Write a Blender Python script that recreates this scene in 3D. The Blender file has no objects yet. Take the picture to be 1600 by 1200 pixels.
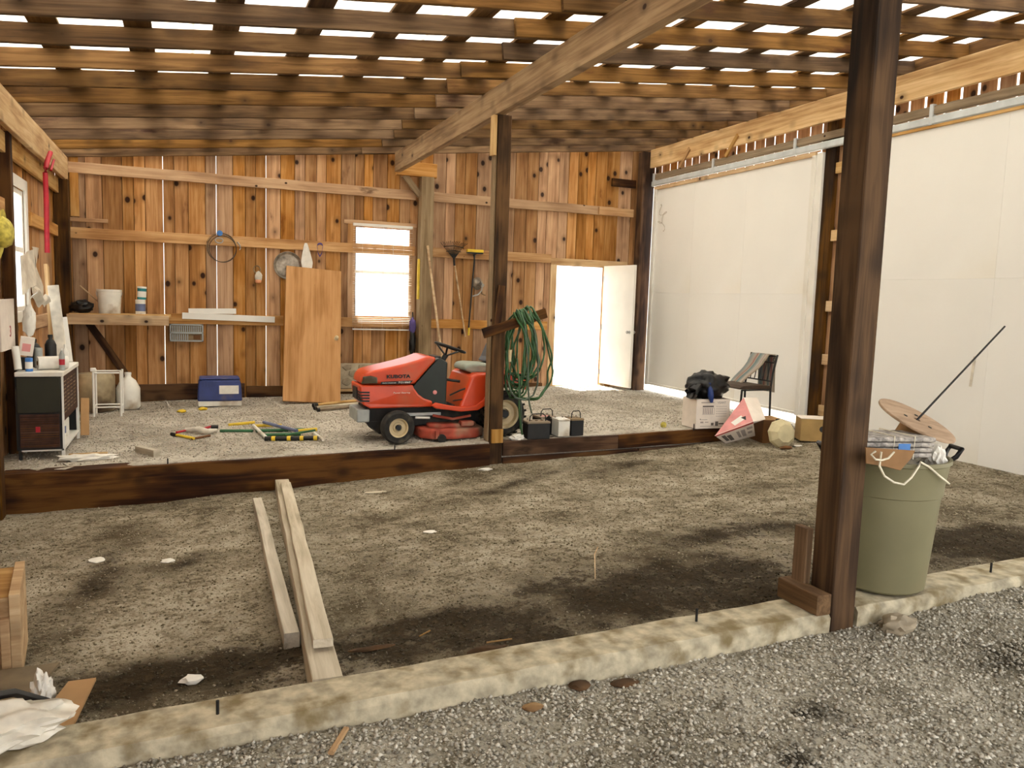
import bpy, bmesh, math, random
import numpy as np
from mathutils import Vector, Matrix, noise as mnoise
random.seed(7); rng = np.random.default_rng(7)
scene = bpy.context.scene
C = scene.collection

# ------------------------------------------------------------------ camera
FPX, YAW, PITCH, ROLL = 1237.77, 0.390802, 0.105355, -0.032235
EYE = Vector((0, 0, 1.55))
_f = Vector((math.sin(YAW)*math.cos(PITCH), math.cos(YAW)*math.cos(PITCH), -math.sin(PITCH)))
_r0 = Vector((math.cos(YAW), -math.sin(YAW), 0)); _d0 = _f.cross(_r0)
_r = _r0*math.cos(ROLL)+_d0*math.sin(ROLL); _d = -_r0*math.sin(ROLL)+_d0*math.cos(ROLL)
cam = bpy.data.cameras.new('camera'); cam.sensor_width = 36; cam.lens = FPX/1600*36
cam.clip_start = .05; cam.clip_end = 500
camo = bpy.data.objects.new('camera', cam); C.objects.link(camo)
camo.matrix_world = Matrix(((_r.x, -_d.x, -_f.x, EYE.x), (_r.y, -_d.y, -_f.y, EYE.y), (_r.z, -_d.z, -_f.z, EYE.z), (0, 0, 0, 1)))
scene.camera = camo
def ray(px, py): return _r*((px-800)/FPX)+_d*((py-600)/FPX)+_f
def at(px, py, ax, v):                      # point of the photo's pixel on the plane axis=v (world metres)
    d = ray(px, py); return EYE+d*((v-EYE[ax])/d[ax])

# ------------------------------------------------------------------ light
w = bpy.data.worlds.new('sky'); scene.world = w; w.use_nodes = True
bg = w.node_tree.nodes['Background']; bg.inputs[0].default_value = (1, .99, .97, 1); bg.inputs[1].default_value = 1.5
sun = bpy.data.lights.new('sun_offscreen', 'SUN'); sun.energy = 12; sun.angle = .009; sun.color = (1, .955, .88)
suno = bpy.data.objects.new('sun_offscreen', sun); C.objects.link(suno)
suno.rotation_euler = Vector((.04, -.42, -1)).to_track_quat('-Z', 'Y').to_euler()
suno.location = (2, 18, 20)
vs = scene.view_settings
vs.view_transform = 'Standard'; vs.look = 'None'; vs.gamma = 1; vs.use_curve_mapping = False; vs.exposure = 1.0

# ------------------------------------------------------------------ helpers
WL = {}                                      # world location of empties / origins
def tag(o, label=None, cat=None, group=None, kind=None):
    if label: o['label'] = label
    if cat: o['category'] = cat
    if group: o['group'] = group
    if kind: o['kind'] = kind
    return o
def empty(name, loc, label=None, cat=None, group=None, kind=None):
    o = bpy.data.objects.new(name, None); C.objects.link(o); o.location = loc; o.empty_display_size = .1
    WL[o] = Vector(loc); return tag(o, label, cat, group, kind)
def link(name, me, mat, parent=None, M=None, wl=None):
    """M: world matrix of the object."""
    o = bpy.data.objects.new(name, me); C.objects.link(o)
    if mat and not me.materials: me.materials.append(mat)
    M = M or Matrix.Translation(wl or Vector((0, 0, 0)))
    WL[o] = M.to_translation(); 
    if parent:
        o.parent = parent; o.matrix_basis = Matrix.Translation(-WL[parent]) @ M
    else: o.matrix_basis = M
    return o
class MB:
    def __init__(s, M=None): s.v = []; s.f = []; s.M = M or Matrix()
    def add(s, vs, fs, M=None):
        b = len(s.v); T = s.M @ M if M else s.M
        s.v += [T @ Vector(v) for v in vs]; s.f += [tuple(b+i for i in f) for f in fs]; return s
    def box(s, x0, x1, y0, y1, z0, z1, M=None):
        return s.add([(x0, y0, z0), (x1, y0, z0), (x1, y1, z0), (x0, y1, z0), (x0, y0, z1), (x1, y0, z1), (x1, y1, z1), (x0, y1, z1)],
                     [(0, 3, 2, 1), (4, 5, 6, 7), (0, 1, 5, 4), (1, 2, 6, 5), (2, 3, 7, 6), (3, 0, 4, 7)], M)
    def cyl(s, p0, p1, r0, r1=None, n=12, caps=True):
        p0 = Vector(p0); p1 = Vector(p1); r1 = r0 if r1 is None else r1
        q = (p1-p0).to_track_quat('Z', 'Y'); vs = []
        for p, r in ((p0, r0), (p1, r1)):
            for i in range(n):
                a = 2*math.pi*i/n; vs.append(p+q @ Vector((r*math.cos(a), r*math.sin(a), 0)))
        fs = [(i, (i+1) % n, n+(i+1) % n, n+i) for i in range(n)]
        if caps: fs += [tuple(range(n-1, -1, -1)), tuple(range(n, 2*n))]
        return s.add(vs, fs)
    def tube(s, pts, r, n=6, closed=False):
        pts = [Vector(p) for p in pts]; m = len(pts); vs = []; up = Vector((.13, .31, .94)).normalized()
        for k, p in enumerate(pts):
            a = pts[(k-1) % m] if (closed or k) else p; b = pts[(k+1) % m] if (closed or k < m-1) else p
            t = (b-a).normalized(); u = t.cross(up)
            if u.length < 1e-3: u = t.cross(Vector((1, 0, 0)))
            u.normalize(); v = t.cross(u); rr = r[k] if isinstance(r, (list, tuple)) else r
            for i in range(n):
                an = 2*math.pi*i/n; vs.append(p+u*rr*math.cos(an)+v*rr*math.sin(an))
        fs = []
        for k in range(m if closed else m-1):
            k2 = (k+1) % m
            fs += [(k*n+i, k*n+(i+1) % n, k2*n+(i+1) % n, k2*n+i) for i in range(n)]
        if not closed: fs += [tuple(range(n-1, -1, -1)), tuple(range((m-1)*n, m*n))]
        return s.add(vs, fs)
    def lathe(s, prof, base=(0, 0, 0), axis=(0, 0, 1), n=24, loop=False):
        """prof: list of (r, h)."""
        base = Vector(base); q = Vector(axis).to_track_quat('Z', 'Y'); vs = []
        for r, h in prof:
            for i in range(n):
                a = 2*math.pi*i/n; vs.append(base+q @ Vector((r*math.cos(a), r*math.sin(a), h)))
        fs = []
        for k in range(len(prof)-1):
            fs += [(k*n+i, k*n+(i+1) % n, (k+1)*n+(i+1) % n, (k+1)*n+i) for i in range(n)]
        if loop: K = len(prof)-1; fs += [(K*n+i, K*n+(i+1) % n, (i+1) % n, i) for i in range(n)]
        if prof[0][0] > 1e-4 and not loop: fs.append(tuple(range(n-1, -1, -1)))
        if prof[-1][0] > 1e-4 and not loop: fs.append(tuple(range((len(prof)-1)*n, len(prof)*n)))
        return s.add(vs, fs)
    def prism(s, poly, y0, y1, plane='xz', M=None):
        n = len(poly)
        if plane == 'xz': a = [(p[0], y0, p[1]) for p in poly]; b = [(p[0], y1, p[1]) for p in poly]
        elif plane == 'yz': a = [(y0, p[0], p[1]) for p in poly]; b = [(y1, p[0], p[1]) for p in poly]
        else: a = [(p[0], p[1], y0) for p in poly]; b = [(p[0], p[1], y1) for p in poly]
        fs = [(i, (i+1) % n, n+(i+1) % n, n+i) for i in range(n)]+[tuple(range(n-1, -1, -1)), tuple(range(n, 2*n))]
        return s.add(a+b, fs, M)
    def blob(s, c, r, sub=3, amp=.15, freq=3, seed=0, flat=None, ridge=0):
        bm = bmesh.new(); bmesh.ops.create_icosphere(bm, subdivisions=sub, radius=1); vs = []
        for v in bm.verts:
            d = v.co.copy(); k = 1+amp*mnoise.noise(d*freq+Vector((seed*7.3, seed*3.1, 0)))
            if ridge: k += ridge*(abs(mnoise.noise(d*freq*1.7+Vector((0, seed*5.1, 2))))-.25)
            p = Vector((d.x*r[0]*k, d.y*r[1]*k, d.z*r[2]*k))
            if flat is not None: p.z = max(p.z, flat)
            vs.append(p+Vector(c))
        fs = [tuple(v.index for v in f.verts) for f in bm.faces]; bm.free(); return s.add(vs, fs)
    def sheet(s, fn, nu, nv, th=0.002):
        """closed thin sheet: fn(u,v) -> point"""
        P = [[Vector(fn(i/nu, j/nv)) for j in range(nv+1)] for i in range(nu+1)]; vs = []; W = nv+1
        N = [[None]*W for _ in range(nu+1)]
        for i in range(nu+1):
            for j in range(W):
                a = P[min(i+1, nu)][j]-P[max(i-1, 0)][j]; b = P[i][min(j+1, nv)]-P[i][max(j-1, 0)]
                N[i][j] = a.cross(b).normalized() if a.cross(b).length > 1e-9 else Vector((0, 0, 1))
        for sg in (1, -1):
            for i in range(nu+1):
                for j in range(W): vs.append(P[i][j]+N[i][j]*th*.5*sg)
        o = (nu+1)*W; fs = []
        for i in range(nu):
            for j in range(nv):
                a, b, c, d = i*W+j, (i+1)*W+j, (i+1)*W+j+1, i*W+j+1
                fs += [(a, b, c, d), (o+d, o+c, o+b, o+a)]
        for i in range(nu): fs += [(i*W, o+i*W, o+(i+1)*W, (i+1)*W), (i*W+nv, (i+1)*W+nv, o+(i+1)*W+nv, o+i*W+nv)]
        for j in range(nv): fs += [(j, j+1, o+j+1, o+j), (nu*W+j, o+nu*W+j, o+nu*W+j+1, nu*W+j+1)]
        return s.add(vs, fs)
    def build(s, name, mat, parent=None, smooth=None, bevel=0, seg=2, label=None, cat=None, group=None, kind=None, subd=0):
        me = bpy.data.meshes.new(name)
        xs = [v.x for v in s.v]; ys = [v.y for v in s.v]; zs = [v.z for v in s.v]
        o3 = Vector(((min(xs)+max(xs))/2, (min(ys)+max(ys))/2, min(zs)))
        me.from_pydata([v-o3 for v in s.v], [], s.f); me.validate()
        bm = bmesh.new(); bm.from_mesh(me); bmesh.ops.recalc_face_normals(bm, faces=bm.faces); bm.to_mesh(me); bm.free()
        if smooth is not None:
            me.polygons.foreach_set('use_smooth', [True]*len(me.polygons)); me.set_sharp_from_angle(angle=math.radians(smooth))
        o = link(name, me, mat, parent, wl=o3)
        if bevel:
            md = o.modifiers.new('bevel', 'BEVEL'); md.width = bevel; md.segments = seg; md.limit_method = 'ANGLE'; md.angle_limit = math.radians(30)
            md.harden_normals = False
        if subd:
            md = o.modifiers.new('subd', 'SUBSURF'); md.levels = subd; md.render_levels = subd
        return tag(o, label, cat, group, kind)

def lumber(name, p0, p1, wd, th, up, mat, parent=None, bev=.004, warp=0, **kw):
    """sawn board from p0 to p1 (centre line). wd is the size along `up`, th across. Grain runs along local X."""
    p0 = Vector(p0); p1 = Vector(p1); x = (p1-p0); L = x.length; x.normalize(); up = Vector(up)
    y = up.cross(x).normalized(); z = x.cross(y).normalized()
    h, t, b = wd/2, th/2, min(bev, th/3, wd/3)
    sec = [(-t+b, -h), (t-b, -h), (t, -h+b), (t, h-b), (t-b, h), (-t+b, h), (-t, h-b), (-t, -h+b)]
    vs = []; n = 2 if not warp else max(3, int(L/.35))
    for k in range(n):
        u = k/(n-1); dy = (random.uniform(-1, 1)*warp if 0 < k < n-1 else 0); dz = (random.uniform(-1, 1)*warp if 0 < k < n-1 else 0)
        vs += [(L*u, a+dy*.4, c+dz) for a, c in sec]
    fs = []
    for k in range(n-1): fs += [(8*k+i, 8*k+(i+1) % 8, 8*k+8+(i+1) % 8, 8*k+8+i) for i in range(8)]
    fs += [tuple(range(7, -1, -1)), tuple(range(8*n-8, 8*n))]
    me = bpy.data.meshes.new(name); me.from_pydata(vs, [], fs)
    bm = bmesh.new(); bm.from_mesh(me); bmesh.ops.recalc_face_normals(bm, faces=bm.faces); bm.to_mesh(me); bm.free()
    M = Matrix(((x.x, y.x, z.x, p0.x), (x.y, y.y, z.y, p0.y), (x.z, y.z, z.z, p0.z), (0, 0, 0, 1)))
    return tag(link(name, me, mat, parent, M), **kw)
def text_mesh(txt, size, name, mat, parent, origin, xdir, updir, depth=.0015, shear=0, bold=0, width=None):
    cu = bpy.data.curves.new('txt', 'FONT'); cu.body = txt; cu.size = size; cu.extrude = depth; cu.shear = shear; cu.offset = bold
    cu.resolution_u = 3
    t = bpy.data.objects.new('txt', cu); C.objects.link(t); dg = bpy.context.evaluated_depsgraph_get()
    me = bpy.data.meshes.new_from_object(t.evaluated_get(dg)); C.objects.unlink(t); bpy.data.objects.remove(t)
    if width:
        xs = [v.co.x for v in me.vertices]; k = width/(max(xs)-min(xs))
        for v in me.vertices: v.co.x = (v.co.x-min(xs))*k
    me.materials.clear(); x = Vector(xdir).normalized(); y = Vector(updir).normalized(); z = x.cross(y); o = Vector(origin)
    M = Matrix(((x.x, y.x, z.x, o.x), (x.y, y.y, z.y, o.y), (x.z, y.z, z.z, o.z), (0, 0, 0, 1)))
    return link(name, me, mat, parent, M)
def copy_tree(o, parent=None, delta=Vector((0, 0, 0))):
    c = o.copy(); C.objects.link(c); WL[c] = WL[o]+delta
    if parent: c.parent = parent
    else: c.location = o.location+delta
    for ch in list(o.children): copy_tree(ch, c, delta)
    return c

# ------------------------------------------------------------------ materials
def newmat(name):
    m = bpy.data.materials.new(name); m.use_nodes = True; nt = m.node_tree
    return m, nt, nt.nodes['Principled BSDF']
def N(nt, t, **kw):
    n = nt.nodes.new(t)
    for k, v in kw.items(): setattr(n, k, v)
    return n
def ramp(nt, stops):
    r = N(nt, 'ShaderNodeValToRGB'); e = r.color_ramp.elements
    while len(e) < len(stops): e.new(.5)
    for i, (p, c) in enumerate(stops): e[i].position = p; e[i].color = (*c, 1)
    return r
def mixc(nt, a, b, fac, mode='MIX'):
    m = N(nt, 'ShaderNodeMix', data_type='RGBA', blend_type=mode)
    for sock, val in ((m.inputs[0], fac), (m.inputs[6], a), (m.inputs[7], b)):
        if hasattr(val, 'links'): nt.links.new(val, sock)
        elif isinstance(val, (tuple, list)): sock.default_value = (*val, 1)
        else: sock.default_value = val
    return m.outputs[2]
def mrange(nt, val, a, b, c=0., d=1.):
    m = N(nt, 'ShaderNodeMapRange'); nt.links.new(val, m.inputs[0])
    for i, x in enumerate((a, b, c, d)): m.inputs[i+1].default_value = x
    m.interpolation_type = 'SMOOTHSTEP'; return m.outputs[0]
def plain(name, col, rough=.6, metal=0, var=.12, scale=9, bump=0, dirt=None, dirt_amt=.4, spec=.4, trans=0):
    m, nt, b = newmat(name); tc = N(nt, 'ShaderNodeTexCoord'); nz = N(nt, 'ShaderNodeTexNoise'); nz.inputs['Scale'].default_value = scale
    nz.inputs['Detail'].default_value = 5; nt.links.new(tc.outputs['Object'], nz.inputs['Vector'])
    c2 = tuple(x*(1-var*2.2) for x in col); c3 = tuple(min(1, x*(1+var)) for x in col)
    out = ramp(nt, [(.3, c2), (.7, c3)]); nt.links.new(nz.outputs[0], out.inputs[0]); o = out.outputs[0]
    if dirt:
        n2 = N(nt, 'ShaderNodeTexNoise'); n2.inputs['Scale'].default_value = scale*.45; n2.inputs['Detail'].default_value = 7
        nt.links.new(tc.outputs['Object'], n2.inputs['Vector']); o = mixc(nt, o, dirt, mrange(nt, n2.outputs[0], .62-.35*dirt_amt, .8-.2*dirt_amt))
    nt.links.new(o, b.inputs['Base Color']); b.inputs['Roughness'].default_value = rough; b.inputs['Metallic'].default_value = metal
    b.inputs['Specular IOR Level'].default_value = spec
    if bump:
        bp = N(nt, 'ShaderNodeBump'); bp.inputs['Strength'].default_value = bump; bp.inputs['Distance'].default_value = .01
        nt.links.new(nz.outputs[0], bp.inputs['Height']); nt.links.new(bp.outputs[0], b.inputs['Normal'])
    return m
def wood(name, dark, mid, light, knots=.5, stain=.5, rough=.8, rand=.35, knotcol=None, kscale=1., grain=1., sc=(.16, .07, .02)):
    m, nt, b = newmat(name); L = nt.links
    tc = N(nt, 'ShaderNodeTexCoord'); oi = N(nt, 'ShaderNodeObjectInfo')
    sh = N(nt, 'ShaderNodeVectorMath', operation='SCALE'); sh.inputs[0].default_value = (37, 11, 53); L.new(oi.outputs['Random'], sh.inputs['Scale'])
    ad = N(nt, 'ShaderNodeVectorMath', operation='ADD'); L.new(tc.outputs['Object'], ad.inputs[0]); L.new(sh.outputs[0], ad.inputs[1])
    def mp(s):
        v = N(nt, 'ShaderNodeVectorMath', operation='MULTIPLY'); L.new(ad.outputs[0], v.inputs[0]); v.inputs[1].default_value = s; return v.outputs[0]
    # knots first: they also bend the grain
    vo = N(nt, 'ShaderNodeTexVoronoi'); vo.inputs['Scale'].default_value = 1; L.new(mp((3.3*kscale, .5*kscale, 4.3*kscale)), vo.inputs['Vector'])
    kd = vo.outputs['Distance']; kn = mrange(nt, kd, .035+.16*knots, .01+.11*knots)
    halo = mrange(nt, kd, .36, .05, 0, .85)
    g1 = N(nt, 'ShaderNodeTexNoise'); g1.inputs['Scale'].default_value = 1; g1.inputs['Detail'].default_value = 6; g1.inputs['Roughness'].default_value = .65
    g1.inputs['Distortion'].default_value = .6; L.new(mp((1.1, 22, 22)), g1.inputs['Vector'])
    g2 = N(nt, 'ShaderNodeTexNoise'); g2.inputs['Scale'].default_value = 1; g2.inputs['Detail'].default_value = 3; L.new(mp((.8, 3.2, 3.2)), g2.inputs['Vector'])
    wv = N(nt, 'ShaderNodeMath', operation='MULTIPLY_ADD'); L.new(g2.outputs[0], wv.inputs[0]); wv.inputs[1].default_value = 16; L.new(kd, wv.inputs[2])
    sn = N(nt, 'ShaderNodeMath', operation='SINE'); L.new(wv.outputs[0], sn.inputs[0])
    m1 = N(nt, 'ShaderNodeMath', operation='MULTIPLY_ADD'); L.new(sn.outputs[0], m1.inputs[0]); m1.inputs[1].default_value = .10*grain; L.new(g1.outputs[0], m1.inputs[2])
    rp = ramp(nt, [(.28, dark), (.5, mid), (.72, light)]); L.new(m1.outputs[0], rp.inputs[0]); col = rp.outputs[0]
    col = mixc(nt, col, tuple(x*.55 for x in mid), halo, 'MIX') if knots > .3 else col
    st = N(nt, 'ShaderNodeTexNoise'); st.inputs['Scale'].default_value = 1; st.inputs['Detail'].default_value = 7; st.inputs['Roughness'].default_value = .6
    L.new(mp((1.3, 4.5, 4.5)), st.inputs['Vector'])
    sm = mrange(nt, st.outputs[0], .74-.24*stain, .84-.18*stain)
    col = mixc(nt, col, sc, sm) if stain > 0 else col
    col = mixc(nt, col, knotcol or (.035, .012, .004), kn)
    hv = N(nt, 'ShaderNodeHueSaturation'); L.new(col, hv.inputs['Color'])
    wn = N(nt, 'ShaderNodeTexWhiteNoise', noise_dimensions='1D'); L.new(oi.outputs['Random'], wn.inputs['W'])
    L.new(mrange(nt, wn.outputs['Value'], 0, 1, 1-rand, 1+rand*.8), hv.inputs['Value'])
    wn2 = N(nt, 'ShaderNodeSeparateColor'); L.new(wn.outputs['Color'], wn2.inputs[0])
    L.new(mrange(nt, wn2.outputs[1], 0, 1, .8, 1.1), hv.inputs['Saturation'])
    L.new(hv.outputs[0], b.inputs['Base Color']); b.inputs['Roughness'].default_value = rough; b.inputs['Specular IOR Level'].default_value = .25
    bp = N(nt, 'ShaderNodeBump'); bp.inputs['Strength'].default_value = .35; bp.inputs['Distance'].default_value = .004
    L.new(m1.outputs[0], bp.inputs['Height']); L.new(bp.outputs[0], b.inputs['Normal'])
    return m
def ground(name, pale, mid, dark, damp=(.012, .008, .003), fine=60, bump=.6):
    m, nt, b = newmat(name); L = nt.links; tc = N(nt, 'ShaderNodeTexCoord')
    def nz(s, d=8, r=.65):
        n = N(nt, 'ShaderNodeTexNoise'); n.inputs['Scale'].default_value = s; n.inputs['Detail'].default_value = d; n.inputs['Roughness'].default_value = r
        L.new(tc.outputs['Object'], n.inputs['Vector']); return n.outputs[0]
    a, f, md, mid_ = nz(1.6), nz(fine, 4, .7), nz(9, 7, .7), nz(24, 5, .7)
    def madd(x, k, y):
        n = N(nt, 'ShaderNodeMath', operation='MULTIPLY_ADD'); L.new(x, n.inputs[0]); n.inputs[1].default_value = k
        if hasattr(y, 'links'): L.new(y, n.inputs[2])
        else: n.inputs[2].default_value = y
        return n.outputs[0]
    hgt = madd(f, .75, madd(mid_, .85, madd(md, .8, madd(a, 1.1, -1.25))))
    rp = ramp(nt, [(.30, dark), (.5, mid), (.72, pale)]); L.new(hgt, rp.inputs[0])
    at_ = N(nt, 'ShaderNodeAttribute', attribute_name='damp')
    dd = madd(at_.outputs['Fac'], 1.0, madd(md, 1.5, madd(mid_, 1.5, madd(f, .9, madd(nz(2.5), 1.0, -2.45)))))
    col = mixc(nt, rp.outputs[0], mixc(nt, damp, tuple(x*3.2 for x in damp), mrange(nt, mid_, .45, .75)), mrange(nt, dd, .10, .66, 0, .95))
    L.new(col, b.inputs['Base Color']); b.inputs['Roughness'].default_value = .95; b.inputs['Specular IOR Level'].default_value = .15
    bp = N(nt, 'ShaderNodeBump'); bp.inputs['Strength'].default_value = bump; bp.inputs['Distance'].default_value = .02
    L.new(hgt, bp.inputs['Height']); L.new(bp.outputs[0], b.inputs['Normal']); return m
def pebble_mat(name, stops, damp=(.015, .01, .004)):
    m, nt, b = newmat(name); L = nt.links; g = N(nt, 'ShaderNodeNewGeometry'); rp = ramp(nt, stops); L.new(g.outputs['Random Per Island'], rp.inputs[0])
    a = N(nt, 'ShaderNodeAttribute', attribute_name='damp'); L.new(mixc(nt, rp.outputs[0], damp, mrange(nt, a.outputs['Fac'], .2, .8, 0, .85)), b.inputs['Base Color'])
    b.inputs['Roughness'].default_value = .9; b.inputs['Specular IOR Level'].default_value = .2; return m
def glassmat(name, tint=(.95, .97, 1), gl=.06):
    m, nt, b = newmat(name); nt.nodes.remove(b); o = nt.nodes['Material Output']
    t = N(nt, 'ShaderNodeBsdfTransparent'); t.inputs[0].default_value = (*tint, 1); g = N(nt, 'ShaderNodeBsdfGlossy'); g.inputs['Roughness'].default_value = .05
    x = N(nt, 'ShaderNodeMixShader'); x.inputs[0].default_value = gl; nt.links.new(t.outputs[0], x.inputs[1]); nt.links.new(g.outputs[0], x.inputs[2]); nt.links.new(x.outputs[0], o.inputs[0]); return m
def translucent(name, col, tr=.5, gloss=0):
    m, nt, b = newmat(name); nt.nodes.remove(b); o = nt.nodes['Material Output']
    d = N(nt, 'ShaderNodeBsdfDiffuse'); d.inputs[0].default_value = (*col, 1); t = N(nt, 'ShaderNodeBsdfTranslucent'); t.inputs[0].default_value = (*col, 1)
    x = N(nt, 'ShaderNodeMixShader'); x.inputs[0].default_value = tr; nt.links.new(d.outputs[0], x.inputs[1]); nt.links.new(t.outputs[0], x.inputs[2]); nt.links.new(x.outputs[0], o.inputs[0]); return m
M = {}
M['wall'] = wood('pine_wall', (.24, .105, .030), (.40, .192, .066), (.55, .305, .128), knots=.80, stain=.50, rand=.24, sc=(.16, .055, .016))
M['girt'] = wood('pine_girt', (.30, .14, .045), (.46, .24, .09), (.60, .36, .16), knots=.3, stain=.25, rand=.15)
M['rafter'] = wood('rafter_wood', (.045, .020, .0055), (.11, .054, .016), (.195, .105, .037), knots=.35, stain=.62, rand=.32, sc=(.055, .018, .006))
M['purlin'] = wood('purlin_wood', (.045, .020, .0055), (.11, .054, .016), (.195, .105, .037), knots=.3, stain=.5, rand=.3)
M['pale'] = wood('pale_lumber', (.38, .20, .07), (.56, .35, .15), (.70, .49, .25), knots=.42, stain=.15, rand=.12)
M['beam'] = wood('beam_wood', (.16, .088, .034), (.28, .165, .072), (.40, .26, .125), knots=.45, stain=.35, rand=.1, sc=(.10, .045, .014))
M['post'] = wood('treated_post', (.014, .0055, .0012), (.052, .022, .0045), (.115, .052, .011), knots=.4, stain=.3, rand=.12, sc=(.02, .007, .002), grain=1.6)
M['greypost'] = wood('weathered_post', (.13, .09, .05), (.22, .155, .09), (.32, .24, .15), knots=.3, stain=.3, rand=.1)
M['timber'] = wood('retaining_timber', (.016, .005, .0014), (.052, .019, .0055), (.115, .052, .016), knots=.45, stain=.55, rand=.15, sc=(.018, .007, .002), grain=2.2)
M['plank'] = wood('grey_plank', (.30, .255, .18), (.48, .42, .32), (.62, .56, .45), knots=.2, stain=.2, rand=.08, knotcol=(.12, .08, .05), sc=(.2, .15, .1))
M['scrap'] = wood('scrap_wood', (.18, .085, .025), (.32, .17, .055), (.46, .28, .11), knots=.25, stain=.25, rand=.25)
M['oak'] = wood('oak_veneer', (.34, .165, .06), (.45, .235, .095), (.54, .30, .135), knots=0, stain=0, rand=.02, grain=1.4)
M['ply'] = wood('spool_plywood', (.28, .17, .09), (.40, .255, .145), (.5, .335, .2), knots=.15, stain=.3, rand=.05)
M['white'] = plain('white_paint', (.80, .78, .72), .55, var=.04, scale=2, dirt=(.62, .56, .44), dirt_amt=.15)
M['panel'] = plain('white_panel', (.87, .86, .82), .5, var=.02, scale=.8, dirt=(.80, .76, .66), dirt_amt=.3)
M['galv'] = plain('galvanised_steel', (.62, .66, .68), .4, metal=.3, var=.08, scale=6)
M['whiteplastic'] = plain('white_plastic', (.80, .78, .70), .4, var=.05, scale=8, dirt=(.35, .26, .16), dirt_amt=.35)
M['paper'] = plain('white_paper', (.80, .77, .70), .85, var=.06, scale=14)
M['black'] = plain('black_plastic', (.012, .012, .012), .45, var=.2)
M['rubber'] = plain('tyre_rubber', (.02, .018, .016), .85, var=.25, scale=20, dirt=(.10, .085, .06), dirt_amt=.35)
M['cream'] = plain('cream_rim', (.62, .50, .30), .45, var=.08, dirt=(.25, .17, .08), dirt_amt=.3)
M['orange'] = plain('orange_paint', (.62, .060, .013), .30, var=.06, scale=5, spec=.5, dirt=(.42, .12, .06), dirt_amt=.2)
M['dustred'] = plain('dusty_red_deck', (.40, .065, .035), .7, var=.2, scale=8, dirt=(.30, .20, .13), dirt_amt=.55, bump=.2)
M['dash'] = plain('dash_black', (.012, .018, .013), .35, var=.2, scale=5)
M['chassis'] = plain('chassis_black', (.010, .009, .008), .7, var=.3, dirt=(.06, .05, .03), dirt_amt=.25)
M['steel'] = plain('dull_steel', (.42, .42, .40), .45, metal=.6, var=.1)
M['greymetal'] = plain('grey_metal', (.38, .40, .38), .5, metal=.2, var=.1)
M['vinyl'] = plain('seat_vinyl', (.36, .40, .33), .5, var=.08)
M['lens'] = plain('smoked_lens', (.08, .06, .035), .12, var=.2, spec=.8)
M['hose'] = plain('green_hose', (.035, .115, .035), .38, var=.2, scale=12, spec=.6)
M['hosegrey'] = plain('grey_green_hose', (.085, .12, .085), .45, var=.15)
M['can'] = plain('olive_plastic', (.20, .183, .10), .45, var=.05, scale=4, dirt=(.20, .17, .09), dirt_amt=.2)
M['card'] = plain('cardboard', (.40, .23, .10), .85, var=.08, scale=5)
M['cardbrown'] = plain('dull_cardboard', (.25, .13, .05), .85, var=.1, scale=7)
M['carddark'] = plain('brown_cardboard', (.17, .075, .025), .85, var=.12, scale=5)
M['cardtan'] = plain('tan_cardboard', (.42, .27, .10), .85, var=.1, scale=6)
M['cardgrey'] = plain('dusty_cardboard', (.20, .15, .09), .9, var=.15, scale=8)
M['boxwhite'] = plain('white_cardboard', (.78, .70, .62), .75, var=.04)
M['pink'] = plain('pink_card', (.74, .30, .29), .6, var=.1, scale=7)
M['pinkdark'] = plain('red_print', (.55, .06, .07), .6)
M['ink'] = plain('grey_ink', (.14, .12, .11), .8)
M['inkmid'] = plain('pale_ink', (.42, .36, .33), .8)
M['bagblack'] = plain('black_bin_liner', (.006, .006, .007), .33, var=.2, spec=.35)
M['bagblue'] = plain('blue_bag_tie', (.02, .05, .22), .3)
M['clothstripe'] = None
M['iron'] = plain('black_iron', (.012, .011, .010), .5)
M['blue'] = plain('blue_cooler', (.035, .055, .20), .5, var=.12, dirt=(.12, .10, .12), dirt_amt=.2)
M['yellow'] = plain('yellow_plastic', (.75, .52, .03), .45, var=.1)
M['yellowpale'] = plain('yellow_cloth', (.62, .52, .10), .8, var=.25, scale=20)
M['green'] = plain('green_tube', (.03, .13, .05), .5, var=.15)
M['bluegrey'] = plain('blue_grey_tube', (.13, .16, .28), .5)
M['red'] = plain('red_enamel', (.45, .015, .03), .4)
M['concrete'] = plain('kerb_concrete', (.52, .455, .32), .9, var=.2, scale=16, bump=.9, dirt=(.20, .15, .07), dirt_amt=.42)
M['stone'] = plain('stone_veneer', (.40, .33, .23), .85, var=.2, scale=9, bump=.4)
M['mortar'] = plain('stone_mortar', (.50, .43, .31), .9)
M['olivepanel'] = plain('olive_black_panel', (.022, .021, .010), .55, var=.12, scale=4)
M['rustmesh'] = plain('dark_brown_mesh', (.055, .018, .008), .7, var=.3, scale=14)
M['bluecap'] = plain('blue_plastic', (.05, .20, .55), .4)
M['teal'] = plain('teal_label', (.03, .25, .27), .6)
M['purple'] = plain('purple_bristle', (.10, .07, .24), .8)
M['newsprint'] = plain('newsprint', (.46, .42, .38), .9, var=.35, scale=35)
M['cord'] = plain('cotton_cord', (.78, .72, .56), .85)
M['tray'] = plain('worn_metal_tray', (.42, .36, .29), .4, metal=.5, var=.35, scale=9, dirt=(.12, .08, .05), dirt_amt=.4)
M['clear'] = plain('cloudy_plastic', (.70, .65, .55), .3, var=.15, scale=9)
M['glass'] = glassmat('window_glass')
M['leaf'] = plain('dry_leaf', (.10, .05, .018), .9, var=.3)
M['slat'] = translucent('blind_vinyl', (.85, .80, .72), .4)
M['roofsheet'] = translucent('white_roof_sheet', (.95, .93, .88), .55)
M['outside'] = plain('outside_gravel', (.46, .43, .37), .95, var=.2, scale=1.5)
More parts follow.
